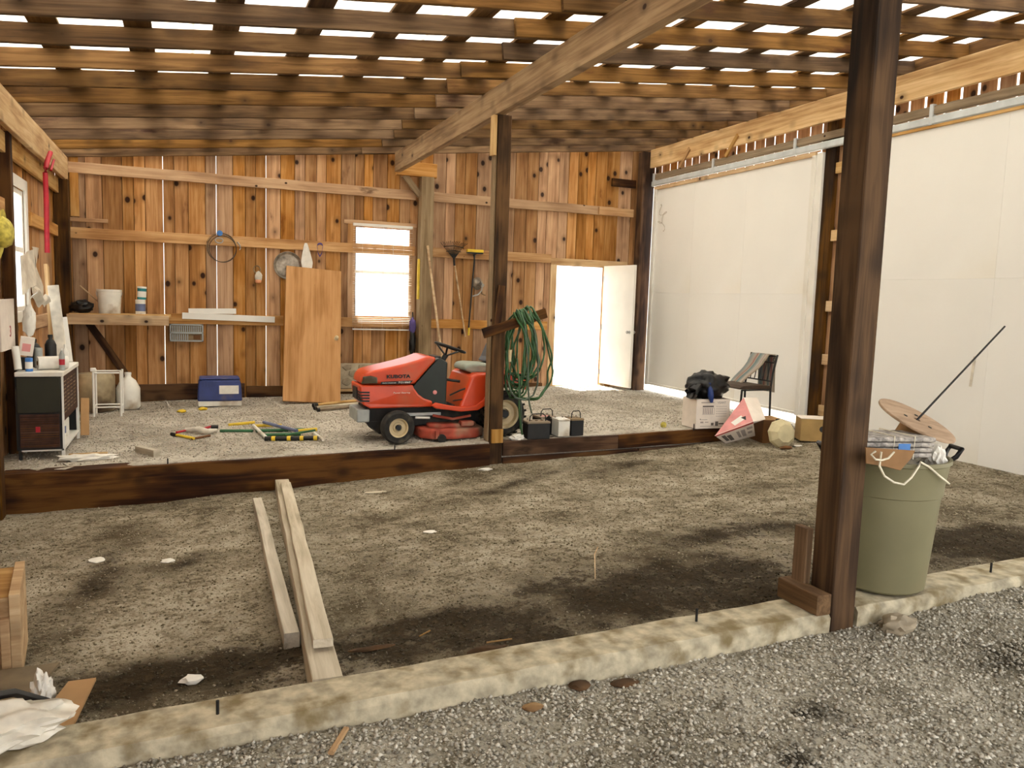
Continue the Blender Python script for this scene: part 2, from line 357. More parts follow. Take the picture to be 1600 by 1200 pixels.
# ================================================================== the setting
XL, XR, YB = -1.55, 7.26, 11.85              # board planes of the left, right and back walls
def roofz(x): return 3.19+.106*(x+1.35)      # underside of the rafters
def tz(x): return .024*(x+1.4)               # raised gravel floor at the back
def kz(x): return .015+.028*(x+.25)          # top of the concrete kerb
def lerp(x, xs, ys): return float(np.interp(x, xs, ys))
def nz2(x, y, s, seed=0): return mnoise.noise(Vector((x*s, y*s, seed*9.7)))
def pitz(x, y):
    zn = lerp(x, (-1.6, .3, 1.2, 2, 3, 4.5, 7.3), (-.17, -.12, -.04, .02, .05, .09, .075))
    zf = lerp(x, (-1.6, 0, 1.5, 3, 4, 5.75, 6.5, 7.3), (-.36, -.30, -.21, -.13, -.10, .0, .08, .085))
    t = min(1, max(0, (y-3.04)/4.4)); t = t*t*(3-2*t)
    return zn*(1-t)+zf*t+.016*nz2(x, y, 1.7)+.008*nz2(x, y, 6, 1)
def frontz(x, y):
    e = lerp(x, (-2, .5, 2, 3.2, 3.9, 5, 8), (-.07, -.045, -.025, .02, .08, .10, .14))
    base = lerp(x, (-2, 2, 5, 8), (-.08, -.05, .02, .06)); t = min(1, max(0, (2.8-y)/1.1))
    return e*(1-t)+base*t+.014*nz2(x, y, 2.1, 3)+.008*nz2(x, y, 7, 4)
def terz(x, y): return tz(x)-.008-.11*min(1, max(0, (x-6.35)/.7))+.010*nz2(x, y, 2.4, 6)+.006*nz2(x, y, 8, 7)
# dark damp soil: patches with a shape of their own on the sunken floor (x, y, rx, ry, rot, strength)
P_ = lambda px, py, z: at(px, py, 2, z)
DAMP = []
def damp_px(px0, py0, px1, py1, z, ry, s):
    a = P_(px0, py0, z); b = P_(px1, py1, z); DAMP.append(((a+b)/2, (b-a).length/2, ry, math.atan2(b.y-a.y, b.x-a.x), s))
damp_px(540, 985, 960, 945, 0, .30, 1.1); damp_px(860, 940, 1260, 900, .03, .42, 1.2); damp_px(1060, 845, 1260, 820, .03, .22, .8)
damp_px(1470, 860, 1640, 830, .1, .35, 1.2); damp_px(140, 1075, 480, 1020, -.12, .20, 1.1);
damp_px(700, 785, 900, 730, -.12, .13, .5)
damp_px(255, 900, 320, 850, -.2, .10, .6); damp_px(120, 960, 180, 850, -.2, .12, .55); damp_px(900, 742, 1000, 725, -.1, .12, .5)
def dampness(x, y):
    v = 0
    for c, rx, ry, a, s in DAMP:
        dx, dy = x-c.x, y-c.y; u = (dx*math.cos(a)+dy*math.sin(a))/(rx*1.25); w_ = (-dx*math.sin(a)+dy*math.cos(a))/ry
        v = max(v, s*math.exp(-(u*u+w_*w_)*.85))
    return max(0, min(.68, v*(.82+.5*nz2(x, y, 2.2, 12)+.35*nz2(x, y, 6, 14))+.16*nz2(x, y, 1.3, 9)+.16*nz2(x, y, 4.5, 10)+.08*nz2(x, y, 12, 15)))
def nodamp(x, y): return .18+.25*nz2(x, y, 1.1, 5)
def frontdamp(x, y):
    d = .22*nz2(x, y, 1.8, 11)+.12*nz2(x, y, 5, 13)
    for cx, cy, r in ((3.4, 2.3, .35), (4.3, 2.55, .4), (2.3, 2.3, .25), (2.0, 2.05, .2)):
        d = max(d, .6*(1-math.hypot(x-cx, (y-cy)*1.6)/r)+.3*nz2(x, y, 5, 13))
    return max(0, d)
def terrain(name, x0, x1, y0, y1, st, zf, df, mat, skirt=.3, **kw):
    nx = int((x1-x0)/st); ny = int((y1-y0)/st); vs = []; dm = []
    for j in range(ny+1):
        for i in range(nx+1):
            x = x0+(x1-x0)*i/nx; y = y0+(y1-y0)*j/ny; vs.append((x, y, zf(x, y))); dm.append(df(x, y))
    W = nx+1; fs = [(j*W+i, j*W+i+1, (j+1)*W+i+1, (j+1)*W+i) for j in range(ny) for i in range(nx)]
    ring = [i for i in range(W)]+[j*W+nx for j in range(1, ny+1)]+[ny*W+i for i in range(nx-1, -1, -1)]+[j*W for j in range(ny-1, 0, -1)]
    b = len(vs); vs += [(vs[k][0], vs[k][1], vs[k][2]-skirt) for k in ring]; dm += [dm[k] for k in ring]; n = len(ring)
    fs += [(ring[i], b+i, b+(i+1) % n, ring[(i+1) % n]) for i in range(n)]
    me = bpy.data.meshes.new(name); me.from_pydata(vs, [], fs)
    a = me.attributes.new('damp', 'FLOAT', 'POINT'); a.data.foreach_set('value', dm)
    me.polygons.foreach_set('use_smooth', [True]*len(me.polygons))
    return tag(link(name, me, mat), kind='structure', **kw)
def pebbles(name, n, x0, x1, y0, y1, zf, df, mat, r0, r1, dens=None, label=None, cat='gravel'):
    xs = rng.uniform(x0, x1, n*3); ys = rng.uniform(y0, y1, n*3)
    if dens: k = rng.random(n*3) < dens(xs, ys); xs, ys = xs[k], ys[k]
    xs, ys = xs[:n], ys[:n]; n = len(xs)
    zs = np.array([zf(x, y) for x, y in zip(xs, ys)]); dv = np.array([df(x, y) for x, y in zip(xs, ys)])
    r = r0+(r1-r0)*rng.random(n)**2.2
    O = np.array([(1, 0, 0), (0, 1, 0), (-1, 0, 0), (0, -1, 0), (0, 0, 1), (0, 0, -1)], float)
    V = np.repeat(O[None], n, 0)*(.65+.6*rng.random((n, 6, 1)))+rng.normal(0, .16, (n, 6, 3)); V[:, :, 2] *= .75
    a = rng.uniform(0, 6.28, n); ca, sa = np.cos(a)[:, None], np.sin(a)[:, None]
    X = V[:, :, 0]*ca-V[:, :, 1]*sa; Y = V[:, :, 0]*sa+V[:, :, 1]*ca
    P = np.stack([X*r[:, None]+xs[:, None], Y*r[:, None]+ys[:, None], V[:, :, 2]*r[:, None]+(zs+.35*r)[:, None]], 2).reshape(-1, 3)
    F = np.array([(0, 1, 4), (1, 2, 4), (2, 3, 4), (3, 0, 4), (1, 0, 5), (2, 1, 5), (3, 2, 5), (0, 3, 5)])
    F = (F[None]+6*np.arange(n)[:, None, None]).reshape(-1)
    me = bpy.data.meshes.new(name); me.vertices.add(6*n); me.vertices.foreach_set('co', P.astype(np.float32).ravel())
    me.loops.add(len(F)); me.loops.foreach_set('vertex_index', F.astype(np.int32)); nf = len(F)//3; me.polygons.add(nf)
    me.polygons.foreach_set('loop_start', np.arange(0, 3*nf, 3, dtype=np.int32)); me.update(calc_edges=True); me.validate()
    at_ = me.attributes.new('damp', 'FLOAT', 'POINT'); at_.data.foreach_set('value', np.repeat(dv, 6).astype(np.float32))
    return tag(link(name, me, mat), label, cat, kind='stuff')

G_pit = ground('dirt_floor', (.46, .41, .32), (.255, .215, .15), (.085, .066, .038), fine=70, damp=(.020, .012, .0045))
G_front = ground('grey_gravel_floor', (.56, .52, .43), (.36, .33, .26), (.15, .13, .09), fine=90)
G_ter = ground('pale_gravel_floor', (.62, .58, .50), (.46, .42, .35), (.26, .225, .175), fine=60, damp=(.2, .17, .13))
terrain('floor', -1.6, 7.3, 3.0, 7.50, .05, pitz, dampness, G_pit)
terrain('floor', -2.6, 8.2, -1.4, 2.86, .06, frontz, frontdamp, G_front)
terrain('floor', -1.6, 7.3, 7.5, 12.05, .07, terz, nodamp, G_ter, skirt=.5)
GR = [(0, (.18, .16, .125)), (.35, (.38, .35, .28)), (.8, (.54, .50, .42)), (1, (.74, .70, .60))]
pebbles('gravel', 60000, -1.2, 6.4, 1.3, 2.82, frontz, frontdamp, pebble_mat('grey_pebbles', GR), .004, .0125,
        lambda x, y: np.ones_like(x), 'loose grey crushed gravel in front of the concrete kerb')
pebbles('gravel', 42000, -1.5, 7.2, 3.05, 7.44, pitz, dampness, pebble_mat('dirt_crumbs', [(0, (.12, .095, .055)), (.5, (.25, .21, .135)), (1, (.46, .40, .30))]), .003, .010,
        lambda x, y: np.clip(1.2-.13*(y-3), .2, 1), 'earth crumbs and small stones on the sunken dirt floor')
pebbles('gravel', 26000, -1.5, 7.2, 7.66, 11.75, terz, nodamp, pebble_mat('pale_pebbles', [(0, (.28, .24, .19)), (.4, (.44, .40, .33)), (1, (.60, .56, .48))]), .005, .013,
        lambda x, y: np.clip(1.3-.15*(y-7.6), .3, 1), 'pale gravel on the raised floor around the mower')
mb = MB(); mb.box(-70, 70, -70, -1.4, -.42, -.12); mb.box(-70, 70, 12.05, 80, -.42, -.12); mb.box(-70, -2.6, -1.4, 12.05, -.42, -.12); mb.box(8.2, 70, -1.4, 12.05, -.42, -.12)
mb.box(-2.6, -1.6, 2.86, 12.05, -.42, -.12); mb.box(7.3, 8.2, 2.86, 12.05, -.42, -.05)
mb.build('ground', M['outside'], kind='structure')

# concrete kerb with broken top edge
def kerb(name, x0, x1, label):
    n = int((x1-x0)/.09); vs = []
    for k in range(n+1):
        x = x0+(x1-x0)*k/n; z = kz(x); j = lambda s, a: a*mnoise.noise(Vector((x*5, s*3.3, 0)))
        prof = [(2.81+j(1, .012), z-.34), (2.80+j(2, .012), z-.02), (2.815+j(3, .014), z+.002+j(4, .006)), (2.89, z+.004+j(5, .008)), (2.97, z+.002+j(6, .006)), (3.03+j(7, .008), z+j(8, .005)), (3.04+j(9, .006), z-.03), (3.04, z-.34)]
        vs += [(x, y, zz) for y, zz in prof]
    fs = []
    for k in range(n): fs += [(8*k+i, 8*k+(i+1) % 8, 8*k+8+(i+1) % 8, 8*k+8+i) for i in range(8)]
    fs += [tuple(range(7, -1, -1)), tuple(range(8*n, 8*n+8))]
    return MB().add(vs, fs).build(name, M['concrete'], smooth=40, label=label, cat='kerb')
kerb('concrete_kerb', -1.53, 2.845, 'long cracked concrete kerb running left from the big dark post')
kerb('concrete_kerb', 3.02, 7.10, 'short concrete kerb beside the trash can right of the dark post')

# ---- back wall boards
wall_back = empty('wall_back', (3, YB, 0), kind='structure')
WIN = (2.30, 3.13, 1.20, 2.55); DOOR = (5.60, 6.47, .16, 2.14)
breaks = [XL, WIN[0], WIN[1], DOOR[0], DOOR[1], XR+.05]
slits = [-.25, .43, 1.1, 6.75]
for bi in range(5):
    x, e = breaks[bi], breaks[bi+1]
    ws = []
    while sum(ws) < e-x-.12: ws.append(random.choice((.14, .165, .18, .2, .22, .24)) if bi < 2 else random.choice((.15, .17, .19, .2, .23)))
    k = (e-x)/sum(ws)
    for wd in ws:
        wd *= k; x2 = x+wd; c = x+wd/2; gap = .007; top = roofz(c)+.10; yy = YB+.0125+random.choice((0, 0, .006, .003, .009))
        slit = any(abs(x2-s) < wd*.5 for s in slits); gap = .0045 if slit else gap
        if not slit and bi in (0, 2, 4): lumber('batten', (x2, YB+.048, -.12), (x2, YB+.048, top-.06), .06, .02, (1, 0, 0), M['purlin'], wall_back)
        elif not slit:
            for a, b_ in ([(-.12, WIN[2]), (WIN[3], top-.06)] if bi == 1 else [(DOOR[3], top-.06)]): lumber('batten', (x2, YB+.048, a), (x2, YB+.048, b_), .05, .02, (1, 0, 0), M['purlin'], wall_back)
        spans = [(-.12, top)]
        if bi == 1: spans = [(-.12, WIN[2]), (WIN[3], top)]
        if bi == 3: spans = [(DOOR[3], top)]
        for a, b_ in spans:
            lumber('board', (c-gap/2, yy, a), (c-gap/2, yy, b_-(.0 if random.random() < .6 else .02)), wd-gap, .025, (1, 0, 0), M['wall'], wall_back, bev=.004)
        x = x2
def girt(p0, p1, wd=.14, th=.045, up=(0, 0, 1), mat='girt', name='girt', parent=None): return lumber(name, p0, p1, wd, th, up, M[mat], parent or wall_back, warp=.004)
yg = YB-.024
for z, segs in ((3.07, ((-1.40, 3.2), (3.45, 6.6))), (2.24, ((-1.40, 3.2), (3.45, 5.48))), (1.15, ((-.25, 1.28), (2.06, 3.2), (3.45, 5.45)))):
    for a, b_ in segs: girt((a, yg, z), (b_, yg, z))
girt((6.3, yg-.045, 3.06), (6.95, yg-.045, 3.06), .13)
girt((6.55, yg, 3.55), (7.0, yg, 3.55), .13, mat='timber')
girt((-1.4, yg, 2.41), (-.95, yg, 2.41), .05); girt((-1.4, yg, .14), (.75, yg, .14), .22, mat='timber'); girt((.78, yg, .13), (5.4, yg, .13), .16, mat='timber')
girt((-1.33, yg, 2.45), (-1.33, yg, 3.3), .1, up=(1, 0, 0)); lumber('brace', (-1.25, yg, 1.15), (-.75, yg, .35), .09, .04, (1, 0, 1), M['timber'], wall_back)
# ---- left wall boards
wall_left = empty('wall_left', (XL, 9, 0), kind='structure')
LW = (8.66, 9.62, 1.28, 2.50)
for y0, y1, mode in ((-1.3, 6.2, 0), (6.2, LW[0], 0), (LW[0], LW[1], 1), (LW[1], YB, 0)):  # first stretch is unseen, added to cut side light on the front floor
    n = max(1, round((y1-y0)/.215)); wd = (y1-y0)/n
    for k in range(n):
        c = y0+wd*(k+.5); g = .006
        for a, b_ in ([(-.2, LW[2]), (LW[3], 3.166)] if mode else [(-.2, 3.166)]):
            lumber('board', (XL-.0125, c, a), (XL-.0125, c, b_), wd-g, .025, (0, 1, 0), M['wall'], wall_left)
            if k < n-1 and c != 11: lumber('batten', (XL-.036, c+wd/2, a), (XL-.036, c+wd/2, b_), .05, .02, (0, 1, 0), M['purlin'], wall_left)
for z, segs in ((2.24, ((6.18, 7.295), (7.425, 8.52), (9.75, 11.6))), (1.15, ((6.18, 7.295), (7.425, 8.5), (9.75, 11.6)))):
    for a, b_ in segs: girt((XL+.03, a, z), (XL+.03, b_, z), .14, .045, parent=wall_left)
lumber('top_plate', (-1.42, 6.0, 3.035), (-1.42, 11.8, 3.035), .30, .05, (0, 0, 1), M['pale'], wall_left, warp=.003)
for a, b_ in ((6.17, 7.295), (7.425, 11.6)): lumber('top_plate', (-1.50, a, 2.80), (-1.50, b_, 2.80), .18, .04, (0, 0, 1), M['pale'], wall_left)
lumber('stud', (XL+.06, 8.46, -.1), (XL+.06, 8.46, 2.9), .10, .09, (0, 1, 0), M['timber'], wall_left)
# ---- right wall: boards above the door track and between the sliding doors
wall_right = empty('wall_right', (XR, 7, 0), kind='structure')
y = 2.9; k = 0
while y < YB-.02:
    wd = min(random.choice((.19, .21, .235)), YB-y); mid = y+wd/2
    lumber('board', (XR+.03, mid, 3.50), (XR+.03, mid, 4.06), wd-random.choice((.024, .03, .02, .034)), .016, (0, 1, 0), M['wall'], wall_right); y += wd
for c, wd in ((7.78, .17), (7.60, .19), (7.405, .2), (7.2, .2), (6.995, .21), (6.79, .2)):
    lumber('board', (XR+.0325, c, -.05), (XR+.0325, c, 3.50), wd-.004, .025, (0, 1, 0), M['wall'], wall_right)
lumber('header_plank', (7.16, 2.77, 3.947), (7.16, 11.62, 3.947), .29, .045, (0, 0, 1), M['pale'], wall_right, warp=.004)
lumber('header_plank', (7.18, 2.77, 3.64), (7.18, 11.5, 3.64), .09, .05, (0, 0, 1), M['greypost'], wall_right)
for z in (3.25, 2.45, 1.6, .95, .32): lumber('girt', (7.245, 6.80, z), (7.245, 7.56, z), .13, .04, (0, 0, 1), M['pale'], wall_right)
lumber('blocking', (7.285, 2.6, 4.16), (7.285, 11.84, 4.16), .20, .02, (0, 0, 1), M['purlin'], wall_right)
for i, (yy, a, b_) in enumerate(((9.6, 3.69, 3.88), (10.75, 3.69, 3.88))): lumber('brace', (7.14, yy, a), (7.13, yy-.26, b_+.06), .06, .03, (0, 0, 1), M['scrap'], wall_right)

# ---- roof: rafters, purlins laid across them with gaps, white sheets above
ceiling = empty('ceiling', (3, 5, 3.6), kind='structure')
ys = [11.74-.641*k for k in range(21)]
for yy in ys:
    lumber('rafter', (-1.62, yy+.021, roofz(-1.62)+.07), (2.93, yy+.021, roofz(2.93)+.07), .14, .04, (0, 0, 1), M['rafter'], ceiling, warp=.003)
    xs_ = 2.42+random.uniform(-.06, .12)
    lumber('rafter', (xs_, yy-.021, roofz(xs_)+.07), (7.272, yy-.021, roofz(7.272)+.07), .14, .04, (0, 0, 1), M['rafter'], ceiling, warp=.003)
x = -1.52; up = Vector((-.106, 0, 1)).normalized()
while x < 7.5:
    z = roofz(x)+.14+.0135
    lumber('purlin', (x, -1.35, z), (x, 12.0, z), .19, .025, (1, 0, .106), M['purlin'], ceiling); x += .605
xr = [-1.75+(.9*k) for k in range(11)]
for k in range(10):
    a, b_ = xr[k], min(xr[k+1]+.03, 7.6); mb = MB(); nn = 12; pr = []
    for i in range(nn+1):
        xx = a+(b_-a)*i/nn; pr.append((xx, roofz(xx)+.14+.029+(.012 if i % 3 == 0 else 0)))
    mb.prism(pr+[(p[0], p[1]+.002) for p in reversed(pr)], 3.4, 12.1); mb.build('roof_sheet', M['roofsheet'], ceiling)
    MB().prism([(p[0], p[1]+.004) for p in pr]+[(p[0], p[1]+.006) for p in reversed(pr)], -1.45, 3.5).build('light_block_sheet', M['galv'], ceiling)  # unseen opaque sheet, added to keep roof light off the front floor

# ---- posts and beams
def post(name, x, y, z0, z1, s, mat, label, group=None, tilt=0): return lumber(name, (x, y, z0), (x+tilt, y, z1), s, s, (1, 0, 0), M[mat], bev=.006, warp=.002, label=label, cat='post')
lumber('roof_beam', (2.875, -1.3, 3.497), (2.875, 11.63, 3.497), .272, .09, (0, 0, 1), M['beam'], bev=.004, warp=.003, label='long pale main roof beam resting on the tall posts', cat='beam')
post('wooden_post', 2.925, 2.875, -.3, 3.36, .15, 'post', 'thick dark brown post on the kerb beside the trash can')
mp = empty('wooden_post', (2.925, 7.55, -.2), 'dark post behind the mower timber with green hose hung on it', 'post')
lumber('shaft', (2.925, 7.555, -.25), (2.925, 7.555, 3.36), .14, .14, (1, 0, 0), M['post'], mp, bev=.006)
lumber('side_board', (2.845, 7.56, .10), (2.845, 7.56, 2.98), .10, .018, (0, 1, 0), M['greypost'], mp)  # added paler facing: window light on the post's left face put into colour
lumber('cleat', (2.825, 7.54, 2.97), (2.825, 7.54, 3.355), .09, .04, (0, 1, 0), M['pale'], mp)
lumber('foot_block', (2.93, 7.468, .09), (2.93, 7.468, .23), .125, .03, (1, 0, 0), M['scrap'], mp)
post('wooden_post', 3.335, 11.708, -.1, 3.33, .19, 'greypost', 'grey weathered post against the back wall beside the window')
lumber('header_block', (2.87, 11.70, 3.43), (3.48, 11.70, 3.43), .20, .10, (0, 0, 1), M['girt'], label='short wooden block under the far end of the roof beam', cat='beam')
lumber('corner_brace', (3.0, 11.72, 3.34), (3.245, 11.72, 3.06), .09, .04, (1, 0, 1), M['greypost'], label='short diagonal brace beside the grey post top', cat='brace')
lumber('wooden_post', (7.12, 11.70, -.05), (7.12, 11.70, 4.06), .22, .17, (1, 0, 0), M['timber'], label='brown corner post between exit door and sliding door', cat='post')
lumber('wooden_post', (7.24, 7.645, -.05), (7.24, 7.645, 4.05), .07, .16, (1, 0, 0), M['post'], label='dark post between the two white sliding doors', cat='post')
lumber('wooden_post', (-1.46, 11.68, -.1), (-1.46, 11.68, 2.89), .16, .17, (1, 0, 0), M['post'], label='dark corner post beside the wall shelf', cat='post')
lumber('wooden_post', (-1.46, 7.36, -.4), (-1.46, 7.36, 2.89), .14, .14, (1, 0, 0), M['post'], label='dark wall post where the retaining timber ends', cat='post')
lumber('wooden_post', (7.17, 2.7, -.05), (7.17, 2.7, 4.0), .15, .15, (1, 0, 0), M['post'], label='dark post at the near end of the large sliding door', cat='post')
lumber('wooden_post', (-1.46, 6.1, -.4), (-1.46, 6.1, 2.89), .15, .15, (1, 0, 0), M['post'], label='dark wall post of the left wall in the front bay', cat='post')
for xx, yy, zt, lb in ((-1.46, -1.2, 2.89, 'dark post carrying the left front roof corner'), (7.17, -1.2, 3.82, 'dark post carrying the right front roof corner'), (2.9, -1.2, 3.36, 'dark post under the front end of the roof beam')):
    lumber('wooden_post', (xx, yy, -.3), (xx, yy, zt), .15, .15, (1, 0, 0), M['post'], label=lb, cat='post')
lumber('top_plate', (-1.42, -1.3, 3.035), (-1.42, 5.98, 3.035), .30, .05, (0, 0, 1), M['pale'], wall_left)
lumber('eave_beam', (7.17, -1.3, 3.95), (7.17, 2.63, 3.95), .27, .09, (0, 0, 1), M['beam'], label='roof beam over the open right front bay', cat='beam')
# small blocks at the foot of the near post
lumber('post_block', (2.79, 2.79, .155), (2.79, 3.06, .155), .10, .085, (0, 0, 1), M['rafter'], label='stubby wood block lying on the kerb beside the dark post', cat='block')
lumber('post_cleat', (2.825, 2.99, .203), (2.825, 2.99, .48), .09, .04, (0, 1, 0), M['rafter'], label='upright wood cleat nailed to the foot of the dark post', cat='block')
# retaining timbers
lumber('retaining_timber', (-1.42, 7.55, -.19), (2.85, 7.55, -.105), .37, .20, (0, 0, 1), M['timber'], warp=.004, label='long dark reddish retaining timber holding the raised gravel floor', cat='timber')
lumber('retaining_timber', (3.0, 7.53, .025), (4.35, 7.53, .045), .15, .14, (0, 0, 1), M['timber'], warp=.004, label='short retaining timber right of the hose post, under the batteries', cat='timber')
lumber('retaining_timber', (4.355, 7.53, .045), (5.95, 7.53, .09), .15, .14, (0, 0, 1), M['timber'], warp=.004, label='retaining timber under the white printed box', cat='timber')
lumber('retaining_timber', (3.0, 7.52, -.135), (4.6, 7.52, -.105), .13, .13, (0, 0, 1), M['timber'], warp=.006, label='lower split timber under the battery timber', cat='timber')
lumber('retaining_timber', (4.62, 7.52, -.10), (6.2, 7.52, -.055), .12, .13, (0, 0, 1), M['timber'], warp=.006, label='lower timber running into the dirt beside the pink box', cat='timber')
# ================================================================== openings
# back window: frame, sill, two panes, meeting rail
win = empty('window_1', (2.715, YB, 1.2), kind='structure')
x0, x1, z0, z1 = WIN
for p0, p1, wd, up in (((x0-.05, YB-.012, 1.219), (x0-.05, YB-.012, 2.171), .11, (1, 0, 0)), ((x1+.05, YB-.012, 1.219), (x1+.05, YB-.012, 2.171), .10, (1, 0, 0)), ((x0-.05, YB-.012, 2.309), (x0-.05, YB-.012, z1+.041), .11, (1, 0, 0)), ((x1+.05, YB-.012, 2.309), (x1+.05, YB-.012, z1+.041), .10, (1, 0, 0)),
                       ((x0-.16, YB-.014, z1+.07), (x1+.1, YB-.014, z1+.07), .06, (0, 0, 1)), ((x0+.004, YB-.012, 1.234), (x1, YB-.012, 1.234), .03, (0, 0, 1))):
    lumber('window_frame', p0, p1, wd, .022, up, M['girt'], win)
lumber('meeting_rail', (x0, YB+.018, 1.9), (x1, YB+.018, 1.9), .045, .03, (0, 0, 1), M['white'], win)
for a, b_ in ((z0, 1.88), (1.92, z1)): MB().box(x0, x1, YB+.016, YB+.020, a, b_).build('pane', M['glass'], win)
# venetian blind: let down over the window, slats open
bl = empty('window_blind', (2.715, 11.76, 1.04), 'old slatted blind with open slats hanging over the back window', 'blind')
MB().box(2.26, 3.15, 11.745, 11.785, 2.565, 2.60).build('head_rail', M['white'], bl)
me0 = None; NS = 58
for k in range(NS):
    z = 1.065+k*(2.555-1.065)/(NS-1)
    if me0 is None:
        o = MB().prism([(-.445, 0), (.445, 0), (.445, .001), (-.445, .001)], -.012, .012).build('slat', M['slat'], bl); me0 = o
    else: o = me0.copy(); C.objects.link(o)
    o.location = (-.01, 0, z-1.04); o.rotation_euler = (random.uniform(-.16, .16)+.1, random.uniform(-.004, .004), 0)
MB().box(2.265, 3.145, 11.75, 11.775, 1.04, 1.056).build('bottom_rail', M['white'], bl)
for xx in (2.40, 2.71, 3.02): MB().cyl((xx, 11.76, 1.05), (xx, 11.76, 2.57), .0018, n=5).build('cord', M['cord'], bl)
MB().cyl((2.83, 11.735, 2.56), (2.86, 11.735, 2.1), .004, n=6).build('tilt_wand', M['clear'], bl)
# left window
lw = empty('window_2', (XL, 9.14, 1.3), kind='structure')
for p0, p1, up in (((XL+.012, LW[0]-.05, 1.2), (XL+.012, LW[0]-.05, 2.6), (0, 1, 0)), ((XL+.012, LW[1]+.05, 1.2), (XL+.012, LW[1]+.05, 2.6), (0, 1, 0)), ((XL+.012, LW[0]-.1, 2.56), (XL+.012, LW[1]+.1, 2.56), (0, 0, 1)), ((XL+.012, LW[0]-.1, 1.23), (XL+.012, LW[1]+.1, 1.23), (0, 0, 1))):
    lumber('window_frame', p0, p1, .11, .025, up, M['white'], lw)
for yy in (LW[0]+.025, LW[1]-.025): lumber('sash', (XL-.02, yy, 1.28), (XL-.02, yy, 2.5), .05, .03, (0, 1, 0), M['white'], lw)
for z in (1.305, 1.9, 2.475): lumber('sash', (XL-.02, LW[0]+.05, z), (XL-.02, LW[1]-.05, z), .05, .03, (0, 0, 1), M['white'], lw)
for a, b_ in ((1.33, 1.875), (1.925, 2.45)): MB().box(XL-.022, XL-.018, LW[0]+.05, LW[1]-.05, a, b_).build('pane', M['glass'], lw)
# exit door: frame, sill, open leaf
dr = empty('door_1', (6.03, YB, .16), kind='structure')
x0, x1, z0, z1 = DOOR
lumber('door_frame', (x0-.055, YB-.014, z0-.1), (x0-.055, YB-.014, z1+.01), .11, .026, (1, 0, 0), M['pale'], dr)
lumber('door_frame', (x1+.05, YB-.014, z0-.1), (x1+.05, YB-.014, z1+.01), .10, .026, (1, 0, 0), M['pale'], dr)
lumber('door_frame', (x0-.11, YB-.014, z1+.06), (x1+.08, YB-.014, z1+.06), .11, .026, (0, 0, 1), M['pale'], dr)
lumber('door_frame', (x1+.085, YB-.012, z1+.065), (x1+.45, YB-.012, z1+.065), .10, .022, (0, 0, 1), M['pale'], dr)
lumber('threshold', (x0, YB+.0, z0-.05), (x1, YB+.0, z0-.05), .12, .07, (0, 0, 1), M['pale'], dr)
hx, hy = 6.475, 11.80; ang = math.atan2(10.96-hy, 6.565-hx); Md = Matrix.Translation((hx, hy, 0)) @ Matrix.Rotation(ang, 4, 'Z')
leaf = MB(Md).box(0, .845, -.02, .02, .205, 2.165).build('door_leaf', M['white'], dr, bevel=.003)
for s in (-1, 1): MB(Md).lathe([(.0, 0), (.027, .0), (.027, .006), (.011, .01), (.010, .03), (.024, .036), (.027, .05), (.018, .062), (0, .064)], (.785, s*.02, 1.10), (0, s, 0), 16).build('door_knob', M['steel'], leaf, smooth=40)
for z in (.4, 1.15, 1.95): MB(Md).cyl((.0, -.024, z-.045), (.0, -.024, z+.045), .007, n=8).build('hinge', M['steel'], leaf)

# sliding doors hung from the galvanised track
lumber('trim_1', (7.17, 2.77, 3.535), (7.17, 11.55, 3.535), .085, .06, (0, 0, 1), M['galv'], bev=.012, kind='structure')
for i, yy in enumerate((11.5, 9.9, 8.2, 6.2, 4.4)): MB().box(7.137, 7.19, yy-.02, yy+.02, 3.492, 3.70).build('trim_2' if i == 0 else 'trim_2', M['galv'], kind='structure')
sd = empty('sliding_door', (7.2, 9.67, .21), 'white sliding door beside the exit door, daylight under its edge', 'door')
seams = [7.90, 9.16, 10.38, 11.44]
for k in range(3):
    for a, b_ in ((.225, 1.7475), (1.7477, 3.475)):
        MB().box(7.195, 7.215, seams[k]+.0003, seams[k+1]-.0003, a, b_).build('panel', M['panel'], sd, bevel=.003)
for yy in (11.47, 7.875): lumber('stile', (7.185, yy, .21), (7.185, yy, 3.44), .09 if yy > 8 else .07, .035, (0, 1, 0), M['white'], sd)
lumber('top_rail', (7.185, 7.85, 3.455), (7.185, 11.51, 3.455), .05, .03, (0, 0, 1), M['pale'], sd)
lumber('bottom_rail', (7.19, 7.92, .235), (7.19, 11.42, .235), .035, .03, (0, 0, 1), M['white'], sd)
lumber('door_jamb', (7.195, 7.775, .06), (7.195, 7.775, 3.46), .10, .05, (0, 1, 0), M['white'], label='white painted jamb board beside the smaller sliding door edge', cat='jamb')
lumber('door_sill', (7.215, 7.9, .045), (7.215, 11.5, .045), .05, .1, (0, 0, 1), M['pale'], label='pale sill board under the gap of the smaller sliding door', cat='sill')
sd = empty('sliding_door', (7.2, 4.7, .1), 'large white sliding door behind the trash can', 'door')
seams = [2.85, 4.05, 5.35, 6.72]
for k in range(3):
    for a, b_ in ((.085, 1.907), (1.9072, 3.47)):
        MB().box(7.175, 7.20, seams[k]+.0003, seams[k+1]-.0003, a, b_).build('panel', M['panel'], sd, bevel=.003)
lumber('top_rail', (7.165, 2.86, 3.475), (7.165, 6.71, 3.475), .03, .03, (0, 0, 1), M['pale'], sd)
tp = at(1520, 560, 0, 7.17)
lumber('tape_strip', (7.171, tp.y, tp.z-.28), (7.171, tp.y-.02, tp.z+.02), .03, .004, (0, 1, 0), M['clear'], label='strip of clear tape on the large white sliding door', cat='tape')

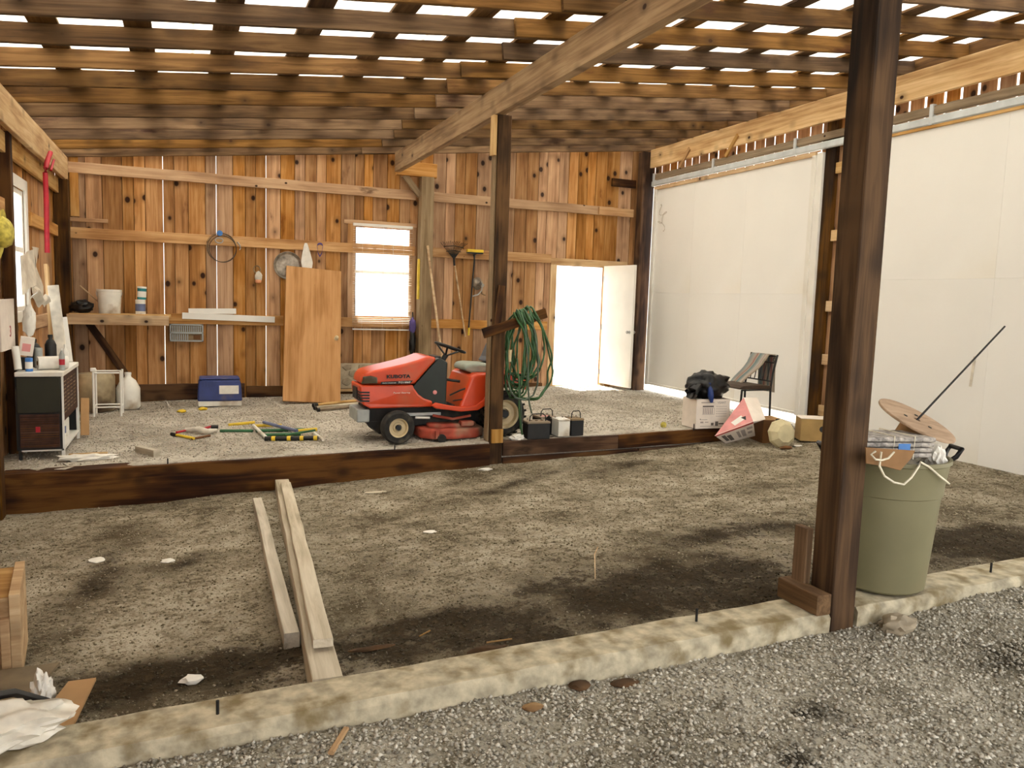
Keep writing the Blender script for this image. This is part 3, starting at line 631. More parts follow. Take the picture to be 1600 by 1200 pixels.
wt = at(1035, 350, 0, 7.19); wp = [Vector((7.18+.006*math.sin(t*3), wt.y+.09*math.sin(t*1.3)+.05*math.cos(t*2.9), wt.z+.30-.045*t+.05*math.sin(t*2.1))) for t in np.linspace(0, 9, 40)]
MB().tube(wp, .0025, 5).build('loose_wire', M['greypost'], smooth=60, label='thin tangled wire hanging on the smaller sliding door', cat='wire')
# ================================================================== along the back wall
def disc(c, ax, r, h, n=24): return MB().lathe([(r*.97, 0), (r, h*.3), (r, h*.7), (r*.97, h)], c, ax, n)
# loose oak door leaning on the wall
d0, d1 = Vector((1.565, 10.95, .075)), Vector((1.70, 11.75, 1.905)); dz_ = (d1-d0).normalized(); dx_ = Vector((1, 0, 0)); dx_ = (dx_-dz_*dx_.dot(dz_)).normalized(); dn_ = dx_.cross(dz_)
ld = empty('loose_door', (1.565, 11.0, .06), 'loose oak veneer door leaning against the back wall', 'door')
lumber('door_slab', d0, d1, .77, .036, dx_, M['oak'], ld, bev=.002)
if dn_.y > 0: dn_ = -dn_
MB().lathe([(0, 0), (.03, 0), (.03, .006), (.012, .01), (.011, .032), (.026, .04), (.027, .055), (.015, .066), (0, .068)], d0+dz_*.95+dx_*.32+dn_*.018, dn_, 18).build('door_knob', M['cream'], ld, smooth=40)
# shelf in the corner with what stands on it
sh = empty('wall_shelf', (-.9, 11.6, 1.05), 'pale plank shelf in the corner of the back wall', 'shelf')
lumber('shelf_board', (-1.378, 11.58, 1.195), (-.20, 11.58, 1.195), .40, .03, (0, 1, 0), M['pale'], sh)
lumber('front_lip', (-1.40, 11.365, 1.135), (-.22, 11.365, 1.135), .13, .03, (0, 0, 1), M['pale'], sh)
def pail(name, c, r, h, mat, label):
    e = empty(name, c, label, 'bucket'); x, y, z = c
    MB().lathe([(0, 0), (r*.86, 0), (r*.88, .01), (r, h*.9), (r*1.04, h*.91), (r*1.04, h), (r*.98, h), (r*.94, h*.95), (r*.84, .015), (0, .015)], c, n=28).build('pail_body', M[mat], e, smooth=40)
    MB().tube([(x+r*1.05*math.cos(t), y-.1*math.sin(t)*0-r*.2, z+h*.9-.22*r*0-abs(math.sin(t))*r*1.0) for t in np.linspace(0, math.pi, 15)], .004).build('bail_handle', M['steel'], e)
    return e
pail('bucket', (-.93, 11.56, 1.211), .145, .31, 'whiteplastic', 'white plastic bucket with dark smears on the corner shelf')
def jar(name, c, r, h, mats, label, cat='can', lid=None, lm=None, tilt=0):
    T = Matrix.Translation(c) @ Matrix.Rotation(tilt, 4, 'Y'); e = empty(name, c, label, cat)
    MB(T).lathe([(0, 0), (r, 0), (r, h*.98), (r*.94, h), (0, h)], n=20).build('body', M[mats[0]], e, smooth=40)
    if len(mats) > 1: MB(T).lathe([(r*1.01, h*.2), (r*1.015, h*.21), (r*1.015, h*.7), (r*1.01, h*.71)], n=20, loop=False).build('wrap_label', M[mats[1]], e, smooth=40)
    if lid: MB(T).lathe([(r*1.03, h*.97), (r*1.05, h), (r*1.0, h+lid), (0, h+lid)], n=20).build('lid', M[lm], e, smooth=40)
    return e
jar('paint_can', (-.565, 11.55, 1.211), .062, .19, ['whiteplastic', 'bluegrey'], 'white labelled can standing on the corner shelf')
jar('spray_tub', (-.55, 11.55, 1.403), .055, .15, ['teal', 'white'], 'teal labelled tub stacked on the white can', lid=.02, lm='white', tilt=.04)
db = MB(); db.blob((-1.245, 11.56, 1.29), (.125, .12, .08), amp=.5, freq=4, seed=3, flat=-.078); db.build('tool_bag', M['black'], smooth=60, label='black crumpled tool bag in the dark shelf corner', cat='bag')
lumber('stick', (-1.28, 11.70, 1.56), (-1.02, 11.74, 1.30), .016, .016, (0, 0, 1), M['pale'], label='thin pale stick leaning behind the white bucket', cat='stick')
lumber('trim_board', (-.06, 11.79, 1.195), (1.16, 11.79, 1.165), .085, .025, (0, 0, 1), M['white'], bev=.002, label='long white trim board resting along the wall rail', cat='board')
lumber('trim_board', (.02, 11.815, 1.257), (.64, 11.815, 1.272), .075, .018, (0, 0, 1), M['white'], bev=.002, label='short white trim board behind the long white one', cat='board')
# grey louvre grille
c0 = at(265, 506, 1, 11.78); c1 = at(318, 534, 1, 11.78)
gr = empty('wall_grille', ((c0.x+c1.x)/2, 11.8, c1.z), 'grey plastic slotted grille hanging on the back wall', 'grille')
xa, xb, za, zb = c0.x, c1.x, c1.z, c0.z; zm = (za+zb)/2
MB().box(xa, xb, 11.80, 11.815, za, zb).build('back_plate', M['greypost'], gr)
for a, b_, c_, d_ in ((xa, xb, zb-.018, zb), (xa, xb, za, za+.018), (xa, xb, zm-.012, zm+.012), (xa, xa+.02, za, zb), (xb-.02, xb, za, zb)): MB().box(a, b_, 11.78, 11.80, c_, d_).build('rim', M['greymetal'], gr)
for r_ in range(2):
    for k in range(14):
        xx = xa+.04+k*(xb-xa-.08)/13; lo = za+.02 if r_ == 0 else zm+.015
        if r_ == 0 and k > 7: continue
        MB().box(xx-.008, xx+.006, 11.782, 11.80, lo, lo+(zb-za)/2-.04).build('slat', M['greymetal'], gr)
MB().box(xa+.30, xb-.04, 11.784, 11.80, za+.03, zm-.03).build('dark_mesh', M['carddark'], gr)
# wire coil with blue fitting
cc = at(346, 384, 1, 11.76); co = empty('wire_coil', (cc.x, 11.78, cc.z-.2), 'thin wire coil with blue fitting hung on the wall rail', 'coil')
for k in range(4):
    rr = .195-.006*k; MB().tube([(cc.x+rr*math.cos(t)+.006*k, 11.775-.004*k+.006*math.sin(3*t), cc.z-.02+rr*1.02*math.sin(t)-.008*k) for t in np.linspace(0, 2*math.pi, 40)[:-1]], .0045, 5, True).build('wire_loop', M['black'] if k % 2 else M['scrap'], co)
MB().lathe([(.014, 0), (.038, .005), (.038, .03), (.02, .034), (.014, .034)], (cc.x-.02, 11.775, cc.z+.17), (0, -1, 0), 18).build('blue_fitting', M['bluecap'], co, smooth=40)
MB().tube([(cc.x-.03+.05*math.cos(t), 11.755, cc.z+.07+.035*math.sin(t)) for t in np.linspace(0, 6.28, 18)[:-1]], .008, 6, True).build('shackle', M['steel'], co)
hk = MB(); hk.tube([(cc.x+.21, 11.80, cc.z+.06), (cc.x+.215, 11.76, cc.z+.06), (cc.x+.24, 11.75, cc.z+.02), (cc.x+.25, 11.76, cc.z-.02), (cc.x+.235, 11.76, cc.z-.045)], .008); hk.build('wall_hook', M['steel'], label='small steel hook beside the wire coil', cat='hook')
# hanging pouch
pc = at(404, 430, 1, 11.80); pe = empty('hanging_pouch', (pc.x, 11.82, pc.z-.14), 'small clear pouch with orange end hung on a wall nail', 'pouch')
MB().tube([(pc.x-.02+.045*math.cos(t), 11.81, pc.z+.08+.05*math.sin(t)) for t in np.linspace(0, 6.28, 20)[:-1]], .009, 6, True).build('ring', M['greypost'], pe)
MB().blob((pc.x+.0, 11.805, pc.z-.02), (.05, .025, .075), amp=.2, seed=2).build('pouch_body', M['clear'], pe, smooth=60)
MB().blob((pc.x-.005, 11.80, pc.z-.085), (.045, .027, .03), amp=.15, seed=4).build('orange_end', plain('pale_orange', (.75, .33, .16), .6), pe, smooth=60)
# round worn tray
tc_ = at(450, 415, 1, 11.80); MB().lathe([(0, .02), (.12, .018), (.16, .012), (.18, .03), (.195, .045), (.20, .04), (.17, .004), (0, .002)], (tc_.x, 11.845, tc_.z), (0, -1, 0), 36).build('metal_tray', M['tray'], smooth=35, label='round worn metal tray on the wall above the loose door', cat='tray')
# white rag and ribbon
rg = at(478, 382, 1, 11.79)
def ragf(u, v):
    wdt = .03+.15*v**.8*(1 if v < .75 else 1-(v-.75)*1.6); return (rg.x+(u-.5)*wdt*1.1+.02*v, 11.795+.008*math.sin(u*9+v*4)*v-.004, rg.z+.02-.36*v)
MB().sheet(ragf, 10, 14, .004).build('hanging_rag', M['paper'], smooth=60, label='cream rag hung on a nail above the loose door', cat='rag')
rb = at(500, 384, 1, 11.79)
MB().sheet(lambda u, v: (rb.x+(.05*math.sin(u*2*math.pi*.5+.0)*(1 if u < .5 else 1))*math.cos(u*math.pi*1.0)*1.6, 11.80-.012*math.sin(u*math.pi)-v*.004, rb.z-.10+.13*math.sin(u*math.pi)-(.0 if .15 < u < .85 else .05)+(v-.5)*.028), 24, 2, .003).build('ribbon_loop', M['purple'], smooth=60, label='small folded ribbon loop pinned to the wall rail', cat='ribbon')
# stone veneer sheet under the window
s0 = at(530, 605, 1, 11.75); s1 = at(592, 568, 1, 11.75)
sv = empty('stone_panel', (2.45, 11.78, s0.z), 'faux stone veneer panel low on the back wall behind the mower', 'panel')
MB().box(s0.x, s0.x+.95, 11.783, 11.804, s0.z-.02, s1.z).build('mortar_bed', M['mortar'], sv)
random.seed(21)
def stonepoly(cx_, cz_, r):
    n = random.choice((5, 6, 6, 7)); a0 = random.random()*6
    return [(cx_+r*random.uniform(.75, 1.08)*1.25*math.cos(a0+6.283*k/n), cz_+r*random.uniform(.75, 1.05)*math.sin(a0+6.283*k/n)) for k in range(n)]
for i in range(4):
    for j in range(3):
        cx_ = s0.x+.12+i*.235+(.1 if j % 2 else 0); cz_ = s0.z+.04+(s1.z-s0.z-.02)*(j+.4)/3
        pl = [(min(max(p[0], s0.x+.01), s0.x+.94), min(max(p[1], s0.z-.01), s1.z-.01)) for p in stonepoly(cx_, cz_, .068)]
        MB().prism(pl, 11.768+random.uniform(-.004, .004), 11.786).build('stone', M['stone'], sv, bevel=.008)
lumber('stone_rail', (s0.x-.02, 11.78, s0.z-.05), (s0.x+.98, 11.78, s0.z-.05), .04, .03, (0, 0, 1), M['pale'], sv)
# brush hanging beside the window
bx = at(645, 525, 1, 11.68); be = empty('hanging_brush', (bx.x, 11.70, bx.z-.28), 'black and purple bristle duster hung beside the back window', 'brush')
MB().blob((bx.x, 11.70, bx.z-.09), (.05, .04, .20), amp=.35, freq=7, seed=6).build('bristles', M['black'], be, smooth=80)
MB().blob((bx.x-.005, 11.69, bx.z+.15), (.05, .04, .12), amp=.4, freq=7, seed=8).build('bristle_tip', M['purple'], be, smooth=80)
MB().cyl((bx.x, 11.70, bx.z+.24), (bx.x, 11.72, bx.z+.36), .01).build('handle', M['black'], be)
lumber('spirit_level', (3.225, 11.66, 1.52), (3.225, 11.66, 2.12), .03, .05, (1, 0, 0), M['yellow'], label='yellow strip standing against the grey post', cat='level')
# long tools hung on the wall
def stick2(name, a, b_, r, mat, label, cat, n=10): return MB().cyl(a, b_, r, n=n).build(name, M[mat], smooth=40, label=label, cat=cat)
pa = at(668, 384, 1, 11.592); pb = at(692, 540, 1, 11.35)
stick2('wooden_pole', (pb.x+.03, 11.2, .12), pa, .018, 'pale', 'long pale wooden pole leaning beside the grey post', 'pole')
ra = at(710, 412, 1, 11.77); rbm = at(727, 526, 1, 11.74)
rk = empty('leaf_rake', (rbm.x, 11.76, rbm.z), 'dark wire leaf rake hung head up on the back wall', 'rake')
MB().cyl(rbm, (ra.x, 11.765, ra.z), .013, n=10).build('handle', M['pale'], rk, smooth=40)
MB().cyl((ra.x, 11.765, ra.z-.03), (ra.x-.012, 11.765, ra.z+.09), .018, n=8).build('ferrule', M['black'], rk)
for k in range(15):
    t = (k-7)/7; top = Vector((ra.x-.03+t*.165, 11.755, ra.z+.30-.03*abs(t))); tip = top+Vector((t*.05, -.05, .03+.02*random.random()))
    MB().tube([(ra.x-.012+t*.012, 11.76, ra.z+.08), top, tip], .004, 5).build('tine', M['chassis'], rk)
for hgt in (.2, .27): MB().tube([(ra.x-.022+t*(.5*hgt+.02), 11.752, ra.z+hgt-.02*abs(t)) for t in np.linspace(-1, 1, 9)], .006, 5).build('spreader', M['chassis'], rk)
sq = at(742, 394, 1, 11.77); sb = at(732, 524, 1, 11.74)
se = empty('push_broom', (sb.x, 11.76, sb.z), 'yellow headed broom with black handle hung on the back wall', 'broom')
MB().cyl(sb+Vector((0, 0, .12)), (sq.x, 11.765, sq.z), .013, n=10).build('handle', M['black'], se, smooth=40)
MB().cyl(sb, sb+Vector((.006, 0, .12)), .015, n=10).build('grip', M['yellow'], se, smooth=40)
MB().box(sq.x-.135, sq.x+.135, 11.735, 11.80, sq.z-.005, sq.z+.04).build('head', M['yellow'], se, bevel=.008)
MB().box(sq.x-.13, sq.x+.13, 11.745, 11.79, sq.z-.025, sq.z-.005).build('blade', M['black'], se)
MB().tube([(sq.x-.035, 11.76, sq.z-.02), (sq.x-.008, 11.76, sq.z-.10), (sq.x, 11.76, sq.z-.04), (sq.x+.03, 11.76, sq.z-.02)], .006).build('bracket', M['chassis'], se)
lc = at(748, 446, 1, 11.75); le = empty('clamp_lamp', (lc.x, 11.8, lc.z-.17), 'round metal clamp lamp on the wall beside the broom', 'lamp')
MB().lathe([(.095, 0), (.10, .004), (.07, .05), (.03, .09), (.022, .09), (.06, .045), (.085, .004)], (lc.x, 11.824, lc.z+.03), (.25, -1, .0), 28, True).build('reflector', M['tray'], le, smooth=35)
MB().cyl((lc.x+.03, 11.78, lc.z+.03), (lc.x+.05, 11.70, lc.z+.0), .028, n=14).build('socket', M['steel'], le, smooth=40)
MB().tube([(lc.x+.05, 11.72, lc.z), (lc.x+.045, 11.74, lc.z-.08), (lc.x-.0, 11.76, lc.z-.14), (lc.x-.09, 11.77, lc.z-.17)], .012).build('clamp_arm', M['steel'], le, smooth=60)
MB().tube([(lc.x+.045, 11.74, lc.z-.06), (lc.x+.06, 11.76, lc.z-.13), (lc.x+.13, 11.79, lc.z-.15)], .01).build('clamp_jaw', M['greypost'], le, smooth=60)
hb = at(768, 410, 1, 11.78); hbk = MB()
for k in range(5): hbk.cyl((hb.x, 11.785, hb.z-.13+k*.06), (hb.x-.008, 11.785, hb.z-.08+k*.06), .02, .014, n=8)
hbk.build('tool_strip', M['black'], smooth=40, label='black hanging tool strip beside the hose post on the back wall', cat='tool')
# ================================================================== the mower (nose towards -X)
random.seed(5)
FW = lerp  # noqa
mw = empty('riding_mower', (2.4, 8.08, .06), 'orange riding lawn mower parked on the raised gravel floor', 'mower')
yc = 8.09
def taper(mb_, x_a, x_b, k0, k1=1.0):
    for v in mb_.v:
        t = min(1, max(0, (v.x-x_a)/(x_b-x_a))); k = k0+(k1-k0)*(t**.6); v.y = yc+(v.y-yc)*k
    return mb_
hood = MB().prism([(1.605, .663), (1.622, .735), (1.66, .785), (1.75, .808), (1.9, .840), (2.05, .876), (2.18, .912), (2.27, .945), (2.33, .952), (2.385, .925), (2.27, .80), (2.15, .663), (1.9, .663)], yc-.27, yc+.27)
hood = taper(hood, 1.6, 2.0, .80).build('hood', M['orange'], mw, bevel=.035, seg=4); hood.data.set_sharp_from_angle(angle=.6); hood.data.polygons.foreach_set('use_smooth', [True]*len(hood.data.polygons))
low = MB().prism([(1.590, .655), (2.13, .658), (2.145, .62), (2.19, .56), (2.25, .515), (2.34, .487), (2.345, .425), (1.70, .418), (1.63, .455), (1.60, .56)], yc-.272, yc+.272)
low = taper(low, 1.58, 1.95, .80).build('lower_cowl', M['orange'], mw, bevel=.018, seg=3)
MB().prism([(2.10, .60), (2.30, .82), (2.395, .925), (2.425, .93), (2.505, .885), (2.497, .44), (2.25, .44), (2.15, .5)], yc-.245, yc+.245).build('dash_panel', M['dash'], mw, bevel=.02, seg=3)
MB().lathe([(0, 0), (.022, 0), (.022, .008), (.012, .012), (0, .012)], (2.37, yc-.245, .575), (0, -1, 0), 14).build('knob', M['pink'], mw)
MB().box(2.40, 2.47, yc-.12, yc+.12, .915, .94).build('instrument_cowl', M['black'], mw, bevel=.01)
# headlights and grille
for s in (-1, 1):
    hl = MB().prism([(1.612, .668), (1.628, .742), (1.70, .752), (1.765, .735), (1.768, .672)], yc+s*.225, yc+s*.278)
    taper(hl, 1.6, 2.0, .80).build('headlight', M['lens'], mw, bevel=.008)
for k in range(4): taper(MB().box(1.596, 1.69, yc-.276, yc-.10, .488+k*.029, .504+k*.029), 1.58, 1.95, .80).build('grille_slot', M['black'], mw)
MB().box(1.585, 1.60, yc-.10, yc+.10, .50, .62).build('front_grille', M['black'], mw)
# writing on the near side
ys_ = yc-.272
MB().prism([(1.795, .668), (2.10, .672), (2.128, .704), (1.80, .692)], ys_-.0015, ys_+.004).build('stripe_decal', M['black'], mw)
text_mesh('KUBOTA', .048, 'maker_lettering', M['black'], mw, (1.855, ys_-.001, .728), (1, 0, .03), (0, 0, 1), .0015, 0, .0022, .245)
text_mesh('TG1860', .026, 'model_lettering', M['white'], mw, (1.975, ys_-.002, .676), (1, 0, .02), (0, 0, 1), .001, .25, 0, .125)
text_mesh('LIQUID COOLED GAS', .014, 'small_lettering', M['white'], mw, (1.81, ys_-.002, .675), (1, 0, .02), (0, 0, 1), .001, .1, 0, .14)
text_mesh('Power Steering', .022, 'side_lettering', M['white'], mw, (1.925, ys_-.003, .572), (1, 0, .01), (0, 0, 1), .001, .25, 0, .175)
# chassis, bumper, exhaust
MB().prism([(1.66, .43), (2.95, .43), (2.95, .25), (2.2, .22), (1.85, .18), (1.75, .22), (1.68, .30)], yc-.19, yc+.19).build('chassis', M['chassis'], mw, bevel=.01)
MB().box(1.572, 1.70, yc-.215, yc+.215, .275, .405).build('bumper_weight', M['greymetal'], mw, bevel=.012)
MB().prism([(1.66, .28), (1.80, .15), (1.86, .15), (1.86, .28)], yc-.2, yc+.2).build('skid_plate', M['chassis'], mw)
MB().cyl((1.95, yc-.20, .225), (1.95, yc+.36, .225), .022, n=10).build('front_axle', M['chassis'], mw)
MB().box(1.9, 2.45, yc-.215, yc-.19, .33, .36).build('side_rail', M['steel'], mw)
MB().cyl((2.17, yc-.24, .315), (2.32, yc-.25, .31), .012, n=8).build('chrome_link', M['white'], mw)
def wheel(x, y0, y1, z, R, rr, nm):
    w_ = y1-y0; e = MB().lathe([(rr, 0), (R*.86, 0), (R*.97, w_*.14), (R, w_*.3), (R, w_*.7), (R*.97, w_*.86), (R*.86, w_), (rr, w_)], (x, y0, z), (0, 1, 0), 36, True).build(nm, M['rubber'], mw, smooth=35)
    MB().lathe([(0, w_*.42), (rr*.34, w_*.42), (rr*.36, w_*.2), (rr*.5, w_*.24), (rr*.55, w_*.34), (rr*.8, w_*.34), (rr*.88, w_*.1), (rr*1.01, w_*.04), (rr*1.03, w_*.1), (rr*1.02, w_*.9), (0, w_*.9)], (x, y0, z), (0, 1, 0), 30).build('rim', M['cream'], e, smooth=30)
    MB().cyl((x, y0+w_*.1, z), (x, y0+w_*.45, z), rr*.26, n=14).build('hub', M['black'], e, smooth=40)
    if R > .2:
        for k in range(22):
            a = 2*math.pi*k/22; Mk = Matrix.Translation((x, y0+w_/2, z)) @ Matrix.Rotation(a, 4, 'Y')
            MB(Mk).prism([(-.016, -w_*.46), (.006, -w_*.46), (.026, w_*.0), (.004, w_*.0)], R*.985, R*1.035, 'xy').build('tread_lug', M['rubber'], e)
            MB(Mk).prism([(-.016, w_*.46), (.006, w_*.46), (.026, w_*.04), (.004, w_*.04)], R*.985, R*1.035, 'xy').build('tread_lug', M['rubber'], e)
    return e
wheel(1.945, 7.64, 7.765, .245, .17, .098, 'front_wheel'); wheel(1.945, 8.415, 8.54, .245, .17, .098, 'front_wheel')
wheel(3.115, 7.71, 7.90, .345, .235, .155, 'rear_wheel'); wheel(3.115, 8.28, 8.47, .345, .235, .155, 'rear_wheel')
# foot platform and rear body
MB().prism([(2.30, .455), (2.34, .485), (2.5, .45), (2.62, .435), (2.78, .445), (2.86, .50), (3.0, .70), (3.06, .78), (3.3, .79), (3.36, .66), (3.33, .60), (3.27, .66), (3.1, .68), (2.98, .60), (2.88, .44), (2.80, .395), (2.62, .385), (2.34, .425)], yc-.385, yc-.345).build('fender_lip', M['orange'], mw, bevel=.01)
MB().prism([(2.30, .455), (2.34, .485), (2.5, .45), (2.62, .435), (2.78, .445), (2.86, .50), (3.0, .70), (3.06, .78), (3.3, .79), (3.36, .66), (3.33, .60), (3.27, .66), (3.1, .68), (2.98, .60), (2.88, .44), (2.80, .395), (2.62, .385), (2.34, .425)], yc+.345, yc+.385).build('fender_lip', M['orange'], mw, bevel=.01)
MB().prism([(2.36, .44), (2.62, .415), (2.80, .425), (2.80, .40), (2.62, .39), (2.36, .415)], yc-.346, yc+.346).build('foot_platform', M['vinyl'], mw)
MB().prism([(2.60, .41), (2.66, .56), (2.735, .755), (2.80, .775), (3.28, .785), (3.33, .64), (3.2, .66), (3.02, .66), (2.93, .56), (2.84, .41)], yc-.346, yc+.346).build('rear_body', M['orange'], mw, bevel=.03, seg=3)
MB().prism([(2.655, .50), (2.71, .66), (2.722, .66), (2.667, .50)], yc-.30, yc-.02).build('body_panel', M['white'], mw)
for s in (-1, 1): MB().cyl((3.115, yc+s*.08, .345), (3.115, yc+s*.3, .345), .04, n=12).build('rear_axle', M['chassis'], mw)
# seat
st_ = MB().prism([(2.70, .80), (2.72, .86), (2.80, .872), (3.0, .862), (3.12, .868), (3.14, .80), (3.05, .765), (2.80, .765)], yc-.2, yc+.2).build('seat_cushion', M['vinyl'], mw, bevel=.03, seg=3)
MB().prism([(2.985, .875), (3.02, .93), (3.075, 1.06), (3.10, 1.10), (3.135, 1.10), (3.14, 1.0), (3.12, .87)], yc-.19, yc+.19).build('seat_back', M['dash'], mw, bevel=.025, seg=3)
# steering wheel
sc_ = Vector((2.605, yc, 1.025)); tilt = math.radians(18); u = Vector((math.cos(tilt), 0, -math.sin(tilt))); nrm = Vector((math.sin(tilt), 0, math.cos(tilt))); R_ = .165
sw = MB().tube([sc_+u*R_*math.cos(t)+Vector((0, 1, 0))*R_*math.sin(t) for t in np.linspace(0, 2*math.pi, 37)[:-1]], .014, 8, True).build('steering_wheel', M['black'], mw, smooth=60)
hubp = sc_-nrm*.10-u*.02
for a in (.5, 2.6, 4.2): MB().tube([hubp, sc_+u*R_*.97*math.cos(a)+Vector((0, 1, 0))*R_*.97*math.sin(a)], .011, 6).build('spoke', M['black'], sw)
MB().cyl(hubp-nrm*.14-u*.03, hubp+nrm*.015, .026, .03, n=12).build('steering_column', M['black'], mw, smooth=40)
# levers, pedal, deck
MB().tube([(2.52, yc-.28, .545), (2.63, yc-.30, .60), (2.74, yc-.30, .635)], .009).build('lever', M['black'], mw)
MB().tube([(2.55, yc-.3, .49), (2.66, yc-.33, .51), (2.73, yc-.33, .56), (2.73, yc-.33, .615)], .007).build('cable', M['black'], mw)
MB().cyl((2.50, yc-.15, .70), (2.66, yc-.19, .68), .014, n=8).build('lever', M['black'], mw)
dk = MB().prism([(2.20, 7.80), (2.30, 7.69), (2.55, 7.655), (2.80, 7.70), (2.90, 7.80), (2.90, 8.42), (2.75, 8.53), (2.35, 8.53), (2.20, 8.40)], .105, .215, 'xy').build('mower_deck', M['dustred'], mw, bevel=.03, seg=3)
MB().prism([(2.30, 7.80), (2.42, 7.72), (2.75, 7.76), (2.84, 7.86), (2.84, 8.3), (2.3, 8.3)], .205, .255, 'xy').build('deck_cover', M['dustred'], mw, bevel=.02)
MB().box(2.62, 2.76, 7.70, 7.80, .235, .285).build('belt_guard', M['dustred'], mw, bevel=.008)
MB().box(2.90, 3.06, 7.70, 7.78, .13, .27).build('discharge_bracket', M['dustred'], mw, bevel=.008)
MB().box(2.335, 2.37, 7.66, 7.72, .12, .20).build('wheel_bracket', M['dustred'], mw)
MB().lathe([(.016, 0), (.045, .002), (.048, .02), (.045, .04), (.016, .042)], (2.40, 7.645, .118), (0, 1, 0), 18).build('gauge_wheel', M['rubber'], mw, smooth=40)
MB().tube([(2.34, 7.80, .34), (2.55, 7.78, .30), (2.75, 7.79, .33)], .015).build('lift_link', M['dustred'], mw)

# ================================================================== hose on its cross boards
lumber('cross_board', at(755, 521, 1, 7.46), at(853, 489, 1, 7.46), .10, .035, (0, 0, 1), M['timber'], mp)
lumber('scrap_board', at(777, 508, 1, 7.462), at(784, 446, 1, 7.462), .07, .03, (1, 0, 0), M['timber'], mp)
hz = empty('garden_hose', (3.28, 7.42, .5), 'coiled green garden hose hung on the post arm', 'hose')
random.seed(11); pts = []; top0 = at(815, 490, 1, 7.42)
for k in range(13):
    cxp = 797+k*2.4+random.uniform(-2, 2); tp_ = at(cxp+4+random.uniform(-3, 6), 499-k*.6+random.uniform(-2, 3), 1, 7.40); yy = 7.34+.1*random.random()
    wid = .085+.055*random.random()+(.05 if k > 9 else 0); dep = .62+.28*random.random()-.06*(k < 4)+(.14 if k in (11,) else 0)
    n = 20
    for i in range(n):
        t = 2*math.pi*i/n; zz = tp_.z-dep/2+dep/2*math.cos(t); sway = .02*math.sin(t*2+k)
        bulge = wid*(1+.25*math.cos(t)*-1)*math.sin(t)
        pts.append((tp_.x+.02+bulge+sway+(.02*random.uniform(-1, 1) if 4 < i < 16 else 0), yy-.045*math.cos(t)*0+(.055 if math.sin(t) < 0 else -.03)*0+.03*math.sin(t*1.0), zz))
# real loops pass over the arm: front strands in front of it, back strands behind
q = []
for i, p in enumerate(pts):
    ph = (i % 20)/20; front = 0 <= ph < .5; yy = 7.385 if front else 7.535
    yy += (.02*math.sin(i*1.7)); 
    if ph in (0,): yy = 7.46
    q.append((max(p[0], 3.035+.01*math.sin(i*2.3)), yy, p[2]+(.085 if ph == 0 else 0)))
cu = MB(); dense = []
for i in range(len(q)-1):
    p0, p1, p2, p3 = (Vector(q[max(0, min(len(q)-1, i+j))]) for j in (-1, 0, 1, 2))
    for t in (0, .33, .66): dense.append(.5*((2*p1)+(-p0+p2)*t+(2*p0-5*p1+4*p2-p3)*t*t+(-p0+3*p1-3*p2+p3)*t**3))
cu.tube(dense, .0105, 6).build('hose_coil', M['hose'], hz, smooth=70)
e0 = at(825, 488, 1, 7.38)
def hs(pp, nm='hose_end', mat='hosegrey', r=.010): return MB().tube([at(a, b_, 1, c) for a, b_, c in pp], r, 7).build(nm, M[mat], hz, smooth=70)
hs([(822, 489, 7.46), (827, 492, 7.39), (836, 520, 7.36), (841, 560, 7.36), (840, 600, 7.36), (833, 618, 7.36), (820, 625, 7.36), (806, 622, 7.36), (798, 612, 7.36), (794, 597, 7.37)], 'outer_loop')
hs([(820, 500, 7.37), (825, 560, 7.36), (825, 600, 7.36), (827, 630, 7.36), (831, 646, 7.36)], 'hose_end', 'hosegrey', .009)
hs([(808, 560, 7.38), (811, 600, 7.37), (811, 640, 7.38), (813, 664, 7.40), (816, 679, 7.42)], 'hose_end', 'hose', .009)
hs([(812, 590, 7.39), (814, 630, 7.40), (815, 660, 7.41), (815, 677, 7.43)], 'hose_end', 'hosegrey', .007)
fz = at(797, 556, 1, 7.36); MB().cyl(fz+Vector((0, 0, .06)), fz-Vector((0, 0, .06)), .018, .012, n=12).build('nozzle', M['cream'], hz, smooth=40)
# pale rag pile at the hose foot
rp_ = at(812, 680, 2, .10); MB().blob((3.185, 7.545, .115), (.075, .05, .04), amp=.6, freq=5, seed=9, flat=-.02).build('insulation_scrap', M['paper'], label='crumpled pale scrap on the timber under the hose', cat='scrap')

# ================================================================== batteries on the timber
def battery(x, y, z, wx, wy, h, mat, lidm, label, handle=True, rot=0, terminals=True):
    T = Matrix.Translation((x, y, z)) @ Matrix.Rotation(rot, 4, 'Z'); e = empty('car_battery', (x, y, z), label, 'battery')
    MB(T).box(-wx/2, wx/2, -wy/2, wy/2, 0, h*.88).build('case', M[mat], e, bevel=.004)
    MB(T).box(-wx/2-.003, wx/2+.003, -wy/2-.003, wy/2+.003, h*.885, h).build('lid', M[lidm], e, bevel=.005)
    if terminals:
        for s in (-1, 1): MB(T).lathe([(.011, 0), (.009, .018), (0, .018)], (s*wx*.32, wy*.3, h), n=12).build('terminal', M['tray'], e)
    if handle:
        MB(T).tube([(-wx*.36, -wy*.2, h), (-wx*.34, -wy*.2, h+.05), (-wx*.24, -wy*.2, h+.075), (wx*.24, -wy*.2, h+.078), (wx*.34, -wy*.2, h+.055), (wx*.37, -wy*.2, h)], .006, 6).build('strap_handle', M['black'], e)
    for k in range(3): MB(T).lathe([(.016, 0), (.016, .006), (0, .006)], (-wx*.25+k*wx*.25, 0, h), n=12).build('cell_cap', M[lidm], e)
    return e
b1 = battery(3.41, 7.565, .108, .25, .17, .185, 'black', 'pinkgrey' if 'pinkgrey' in M else 'greypost', 'black battery with strap handle beside the hose foot', rot=-.06)
